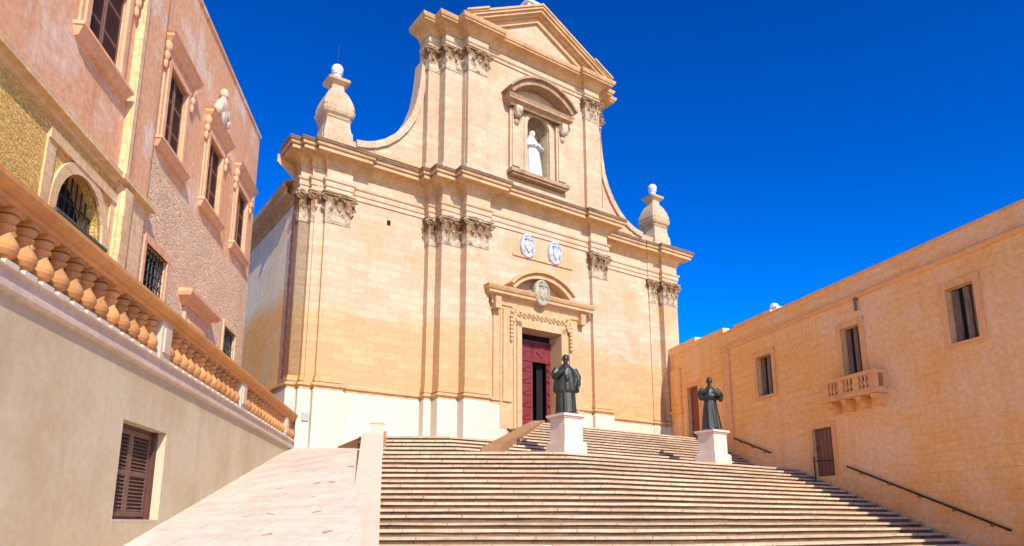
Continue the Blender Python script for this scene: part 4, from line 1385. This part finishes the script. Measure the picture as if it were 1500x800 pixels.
def palace_window(x0, x1, crest=False):
    w = empty('window')
    w.parent = bl
    z0, z1 = WZ
    m = MB()
    f = .16
    m.pbox(x0 - f, x0, -.02, .08, z0, z1 + f); m.pbox(x1, x1 + f, -.02, .08, z0, z1 + f); m.pbox(x0 - f + .0, x1 + f, -.02, .085, z1, z1 + f)
    m.pbox(x0 - f - .12, x0 - f, -.02, .04, z0, z1 + f); m.pbox(x1 + f, x1 + f + .12, -.02, .04, z0, z1 + f)
    m.build('window_frame', 'pinktrim', w)
    m = MB()
    m.pbox(x0 - .42, x1 + .42, -.02, .20, z0 - .07, z0)
    m.add([(x0 - .40, -.18, z0 - .07), (x1 + .40, -.18, z0 - .07), (x1 + .34, -.08, z0 - .24), (x0 - .34, -.08, z0 - .24), (x0 - .4, 0, z0 - .07), (x1 + .4, 0, z0 - .07), (x1 + .34, 0, z0 - .26), (x0 - .34, 0, z0 - .26)],
          [(0, 1, 2, 3), (0, 3, 7, 4), (1, 5, 6, 2), (3, 2, 6, 7)])
    m.build('window_sill', 'pinktrim', w)
    m = MB()
    zc = z1 + .36
    m.pbox(x0 - .3, x1 + .3, -.02, .07, z1 + f, zc)
    m.sweep([(x0 - .3, -.02), (x0 - .3, .05), (x1 + .3, .05), (x1 + .3, -.02)], [(0, zc - .02), (.05, zc), (.1, zc + .08), (.15, zc + .14), (.18, zc + .18), (.18, zc + .24), (.22, zc + .28), (0, zc + .38)])
    m.build('window_hood', 'pinktrim', w)
    for sg, e in ((-1, x0 - f - .2), (1, x1 + f + .2)):
        m = MB()
        m.ball((e, -.07, z1 + .3), (.11, .10, .16), 8, 6); m.ball((e, -.06, z1 + .05), (.09, .08, .13), 8, 6); m.ball((e, -.05, z1 - .18), (.07, .06, .13), 8, 6)
        m.build('bracket', 'pinktrim', w)
    midx = (x0 + x1) / 2
    for a, b in ((x0, midx - .01), (midx + .01, x1)):
        louvre_leaf(a + .02, b, z0 + .01, z1 - .01, -.05, ['shutter_frame', 'shutter', 'dark'], w, 'shutter', 3, .07, .05, 1.9)
    if crest:
        m = MB()
        for dx, dz, r in ((-.45, .0, .16), (-.25, .2, .2), (0, .35, .26), (0, .75, .16), (.25, .2, .2), (.45, .0, .16), (0, 0, .3)):
            m.ball((midx - .1 + dx, -.16, z1 + .98 + dz), (r, .14, r * 1.1), 9, 6)
        m.build('crest', 'terrace_top', w)
    return w
for i, (a, b) in enumerate([(-20.7, -19.3)] + W):
    palace_window(a, b, i == 3)
# arched opening with iron grille
aw = empty('arched_window'); aw.parent = bl
m = MB()
m.elev([(AC - AHW, AZ0), (AC + AHW, AZ0), (AC + AHW, AZS)] + arc(AC, AZS, AHW, 0, 180, 16) + [(AC - AHW, AZS)], -.5, -.44)
m.build('dark_opening', 'dark', aw)
m = MB()
for i in range(9):
    x = AC - AHW + .1 + (2 * AHW - .2) * i / 8
    zt = AZS + math.sqrt(max(0, AHW ** 2 - (x - AC) ** 2))
    m.tube([(x, .2, AZ0), (x, .2, zt)], .018, 5)
for z in (4.4, 5.0, 5.5, 5.95):
    hw = AHW if z < AZS else math.sqrt(AHW ** 2 - (z - AZS) ** 2)
    m.tube([(AC - hw, .2, z), (AC + hw, .2, z)], .016, 5)
m.build('window_grille', 'iron', aw)
m = MB()
for i in range(15):                                    # low green balustrade in front
    x = AC - 0.95 + 1.9 * i / 14
    m.tube([(x, -.1, 4.5), (x, -.1, 5.38)], .016, 5)
m.pbox(AC - 1.0, AC + 1.0, .07, .13, 5.36, 5.42); m.pbox(AC - 1.0, AC + 1.0, .07, .13, 4.5, 4.55)
m.build('balcony_rail', 'greeniron', aw)
m = MB()
A, B = arc(AC, AZS, AHW, 180, 0, 16), arc(AC, AZS, AHW + .22, 180, 0, 16)
for i in range(16):
    m.elev([A[i], B[i], B[i + 1], A[i + 1]], -.05, .05)
for sg in (-1, 1):
    a, b = sorted((AC + sg * AHW, AC + sg * (AHW + .22)))
    m.pbox(a, b, -.05, .05, 2.6, AZS)
    a, b = sorted((AC + sg * (AHW + .22), AC + sg * (AHW + .5)))
    m.pbox(a, b, -.05, .035, 2.6, 6.55)
m.pbox(AC - AHW - .5, AC + AHW + .5, -.05, .07, 6.55, 6.75)
m.build('stone_surround', 'pale', aw)
# small grilled windows
for (x0, x1, z0, z1) in LW:
    w = empty('grilled_window'); w.parent = bl
    m = MB(); m.pbox(x0, x1, -.3, -.26, z0, z1); m.build('dark_opening', 'dark', w)
    m = MB()
    for i in range(7):
        x = x0 + .06 + (x1 - x0 - .12) * i / 6
        m.tube([(x, .06, z0), (x, .06, z1)], .02, 5)
    n = 9
    for i in range(n):
        z = z0 + .06 + (z1 - z0 - .12) * i / (n - 1)
        m.tube([(x0, .06, z), (x1, .06, z)], .018, 5)
    m.build('window_grille', 'iron', w)
    m = MB(); m.pbox(x0 - .14, x0, -.02, .05, z0, z1); m.pbox(x1, x1 + .14, -.02, .05, z0, z1); m.pbox(x0 - .14, x1 + .14, -.02, .055, z1, z1 + .2); m.build('window_frame', 'pale' if x0 > -8 else 'pinktrim', w)
# hooded blind window
w = empty('hooded_window'); w.parent = bl
m = MB()
m.sweep([(-10.3, -.02), (-10.3, .05), (-8.2, .05), (-8.2, -.02)], [(0, 5.72), (.06, 5.76), (.1, 5.84), (.28, 5.92), (.32, 6.0), (.32, 6.1), (0, 6.18)])
m.build('window_hood', 'pinktrim', w)
m = MB(); m.pbox(-10.15, -8.35, -.02, .10, 3.2, 5.72); m.pbox(-9.95, -8.55, .10, .13, 3.3, 5.5)
for i in range(7):
    m.pbox(-9.9, -8.6, .13, .16, 3.45 + i * .29, 3.62 + i * .29)
m.build('blind_panel', 'pinktrim', w)

# ------------------------------------------------------------------ orange building on the right
rb = empty('stone_house', RB_O, RB_R)
tag(rb, 'long orange limestone building with a small stone balcony right of the stairs', 'building')
OPN = [(16.42, 17.33, 5.08, 6.72, .26), (12.1, 12.96, 4.3, 6.65, .26), (7.2, 8.2, 5.06, 6.72, .26), (1.62, 2.58, 3.72, 6.45, .22), (10.2, 11.2, 1.62, 3.34, .16), (21.0, 21.95, 5.08, 6.72, .26)]
m = MB()
m.holed(-0.4, 34, -2.0, 8.36, OPN, 0.0)
m.add([(-0.4, 0, 8.36), (34, 0, 8.36), (34, 0.6, 8.36), (-0.4, 0.6, 8.36)], [(0, 1, 2, 3)])
m.add([(34, 0, -2), (34, 10, -2), (34, 10, 8.0), (34, 0, 8.36)], [(0, 1, 2, 3)])
m.add([(-0.4, 0.6, 8.36), (34, 0.6, 8.36), (34, 0.6, 8.0), (-0.4, 0.6, 8.0)], [(0, 1, 2, 3)])
m.add([(-0.4, 0.6, 8.0), (34, 0.6, 8.0), (34, 10, 8.0), (-0.4, 10, 8.0)], [(0, 1, 2, 3)])
m.add([(-0.4, 10, -2), (34, 10, -2), (34, 10, 8.0), (-0.4, 10, 8.0)], [(0, 1, 2, 3)])
m.add([(-0.4, 0, -2), (-0.4, 10, -2), (-0.4, 10, 8.0), (-0.4, 0, 8.36)], [(0, 1, 2, 3)])
m.build('wall', 'right', rb)
m = MB()
m.sweep([(5.3, 0), (34, 0)], [(0.0, 7.52), (0.05, 7.54), (0.10, 7.62), (0.10, 7.68), (0.0, 7.74)])
m.build('string_course', 'righttrim', rb)
m = MB()
m.pbox(-0.3, 5.0, -.3, .04, 8.36, 8.62)
m.pbox(-0.3, 2.6, -.3, .03, 8.62, 8.80)
m.build('raised_parapet', 'right', rb)
m = MB()
m.sweep([(5.0, 0), (34, 0)], [(0.0, 8.30), (0.03, 8.32), (0.03, 8.40), (-0.5, 8.42)])
m.pbox(5.6, 8.2, -.6, -.1, 8.42, 8.56)
m.build('roof_coping', 'righttrim', rb)
m = MB()
m.pbox(4.75, 5.3, -.1, .07, 1.5, 7.5)
m.pbox(4.72, 5.33, -.1, .12, 7.5, 7.72)
m.build('wall_strip', 'righttrim', rb)
m = MB()
m.pbox(0.1, 1.05, -.1, .10, 3.0, 7.6)
m.pbox(0.0, 1.15, -.1, .15, 5.35, 5.48)
m.build('corner_buttress', 'right', rb)
m = MB(); m.box(7.3, 7.7, 0.7, 1.1, 8.0, 8.78); m.box(7.36, 7.8, 0.75, 1.05, 8.78, 8.9); m.ball((7.46, .9, 8.98), (.2, .18, .16), 8, 5); m.build('roof_finial', 'whitemarble', rb)
m = MB(); m.tube([(12.98, -.08, 7.5), (12.98, -.08, 7.1)], .05, 8); m.pbox(12.92, 13.04, -.02, .12, 7.46, 7.56); m.build('rain_spout', 'oldwood', rb)
def house_window(x0, x1, z0, z1, open_leaf=True):
    w = empty('window'); w.parent = rb
    m = MB()
    f = .22
    m.pbox(x0 - f, x0, -.02, .035, z0 - .0, z1 + f); m.pbox(x1, x1 + f, -.02, .035, z0, z1 + f); m.pbox(x0 - f, x1 + f, -.02, .04, z1, z1 + f)
    m.pbox(x0 - f, x1 + f, -.02, .05, z0 - .1, z0)
    m.build('window_frame', 'righttrim', w)
    m = MB(); m.pbox(x0, x1, -.27, -.24, z0, z1); m.build('dark_opening', 'dark', w)
    wd = x1 - x0
    for (a, b, p) in ((x0 + .02, x0 + wd * .26, -.20), (x0 + wd * .46, x0 + wd * .68, -.17), (x0 + wd * .72, x1 - .02, -.20)):
        m = MB()
        m.pbox(a, b, p - .04, p, z0 + .03, z1 - .04)
        for i in range(4):
            q0, q1 = z0 + (z1 - z0) * (i + .12) / 4, z0 + (z1 - z0) * (i + .88) / 4
            m.pbox(a + .03, b - .03, p, p + .015, q0, q1)
        m.build('shutter', 'oldwood', w)
    return w
for o_ in OPN[:3] + OPN[5:]:
    house_window(*o_[:4])
for (x0, x1, z0, z1, dp), mt in ((OPN[3], 'redwood'), (OPN[4], 'doorwood')):
    dd = empty('side_door'); dd.parent = rb
    m = MB()
    m.pbox(x0, x1, -dp - .02, -dp + .05, z0, z1)
    n = 5
    for i in range(n):
        a, b = x0 + (x1 - x0) * (i + .06) / n, x0 + (x1 - x0) * (i + .94) / n
        m.pbox(a, b, -dp + .05, -dp + .065, z0 + .03, z1 - .03)
    m.build('door_leaf', mt, dd)
    m = MB()
    f = .2
    m.pbox(x0 - f, x0, -.02, .03, z0, z1 + f); m.pbox(x1, x1 + f, -.02, .03, z0, z1 + f); m.pbox(x0, x1, -.02, .03, z1, z1 + f)
    m.build('door_frame', 'righttrim', dd)
    m = MB(); m.tube([(x0 + .15, dp - .11, z0 + .95), (x0 + .15, dp - .11, z0 + 1.1)], .02, 6); m.build('door_handle', 'iron', dd)
# balcony
bc = empty('balcony'); bc.parent = rb
BX0, BX1, BP = 11.5, 13.85, 0.46
m = MB()
m.pbox(BX0 - .06, BX1 + .06, -.02, BP + .06, 4.10, 4.22)
m.pbox(BX0 - .02, BX1 + .02, -.02, BP + .02, 4.22, 4.30)
m.build('balcony_floor', 'righttrim', bc)
m = MB()
m.pbox(BX0 - .03, BX1 + .03, BP - .17, BP + .03, 4.74, 4.86)
m.pbox(BX0 - .03, BX0 + .16, -.02, BP - .17, 4.74, 4.86); m.pbox(BX1 - .16, BX1 + .03, -.02, BP - .17, 4.74, 4.86)
for i in range(4):
    x = BX0 + (BX1 - BX0 - .22) * i / 3
    m.pbox(x, x + .22, BP - .16, BP + .005, 4.30, 4.74)
m.pbox(BX0, BX0 + .14, -.02, .1, 4.3, 4.74); m.pbox(BX1 - .14, BX1, -.02, .1, 4.3, 4.74)
m.build('balcony_parapet', 'righttrim', bc)
for i in range(3):
    x0 = BX0 + .22 + (BX1 - BX0 - .22) * i / 3
    wdt = (BX1 - BX0 - .22) / 3 - .22
    for k in range(3):
        m = MB()
        m.lathe([(.05, 4.30), (.05, 4.34), (.035, 4.37), (.065, 4.46), (.06, 4.52), (.03, 4.62), (.05, 4.70), (.05, 4.74)], (x0 + wdt * (k + .5) / 3, -(BP - .08), 0), 8)
        m.build('baluster', 'righttrim', bc)
for i in range(4):
    x = BX0 + .06 + (BX1 - BX0 - .34) * i / 3
    m = MB()
    m.prism([(x, 0.02, 3.70), (x, -.16, 3.74), (x, -.24, 3.86), (x, -.40, 3.96), (x, -.44, 4.09), (x, .02, 4.09)], (0, 0, 0), (.22, 0, 0))
    m.build('corbel', 'righttrim', bc)

# handrails fixed to the right wall
def wall_rail(s0, z0, s1, z1, label, n):
    hr = empty('handrail', (*RW(s0), z0), RB_R)
    tag(hr, label, 'handrail', 'steel handrails on the orange wall')
    m = MB()
    L, dz = s1 - s0, z1 - z0
    m.tube([(0, -.10, 0), (L, -.10, dz)], .032, 8)
    m.build('rail_tube', 'brownsteel', hr)
    for i in range(n):
        t = (i + .5) / n
        m = MB()
        m.tube([(L * t, -.10, dz * t - .02), (L * t, -.09, dz * t - .09), (L * t, .02, dz * t - .1)], .016, 6)
        m.build('rail_bracket', 'brownsteel', hr)
wall_rail(11.85, 1.88, 17.45, -.2, 'long brown steel handrail sloping down the orange wall right of the plain brown door', 5)
wall_rail(5.4, 3.56, 7.8, 2.72, 'short brown steel handrail on the orange wall behind the second statue', 3)
m = MB()
ba = empty('door_barrier', (*RW(10.75, .5), 1.35), RB_R)
tag(ba, 'small brown steel barrier post beside the plain brown side door', 'barrier')
m.tube([(0, 0, -.1), (0, 0, .95)], .025, 7)
m.build('post', 'brownsteel', ba)
m = MB(); m.tube([(0, 0, .78), (.55, .38, .78)], .02, 7); m.build('rail_tube', 'brownsteel', ba)
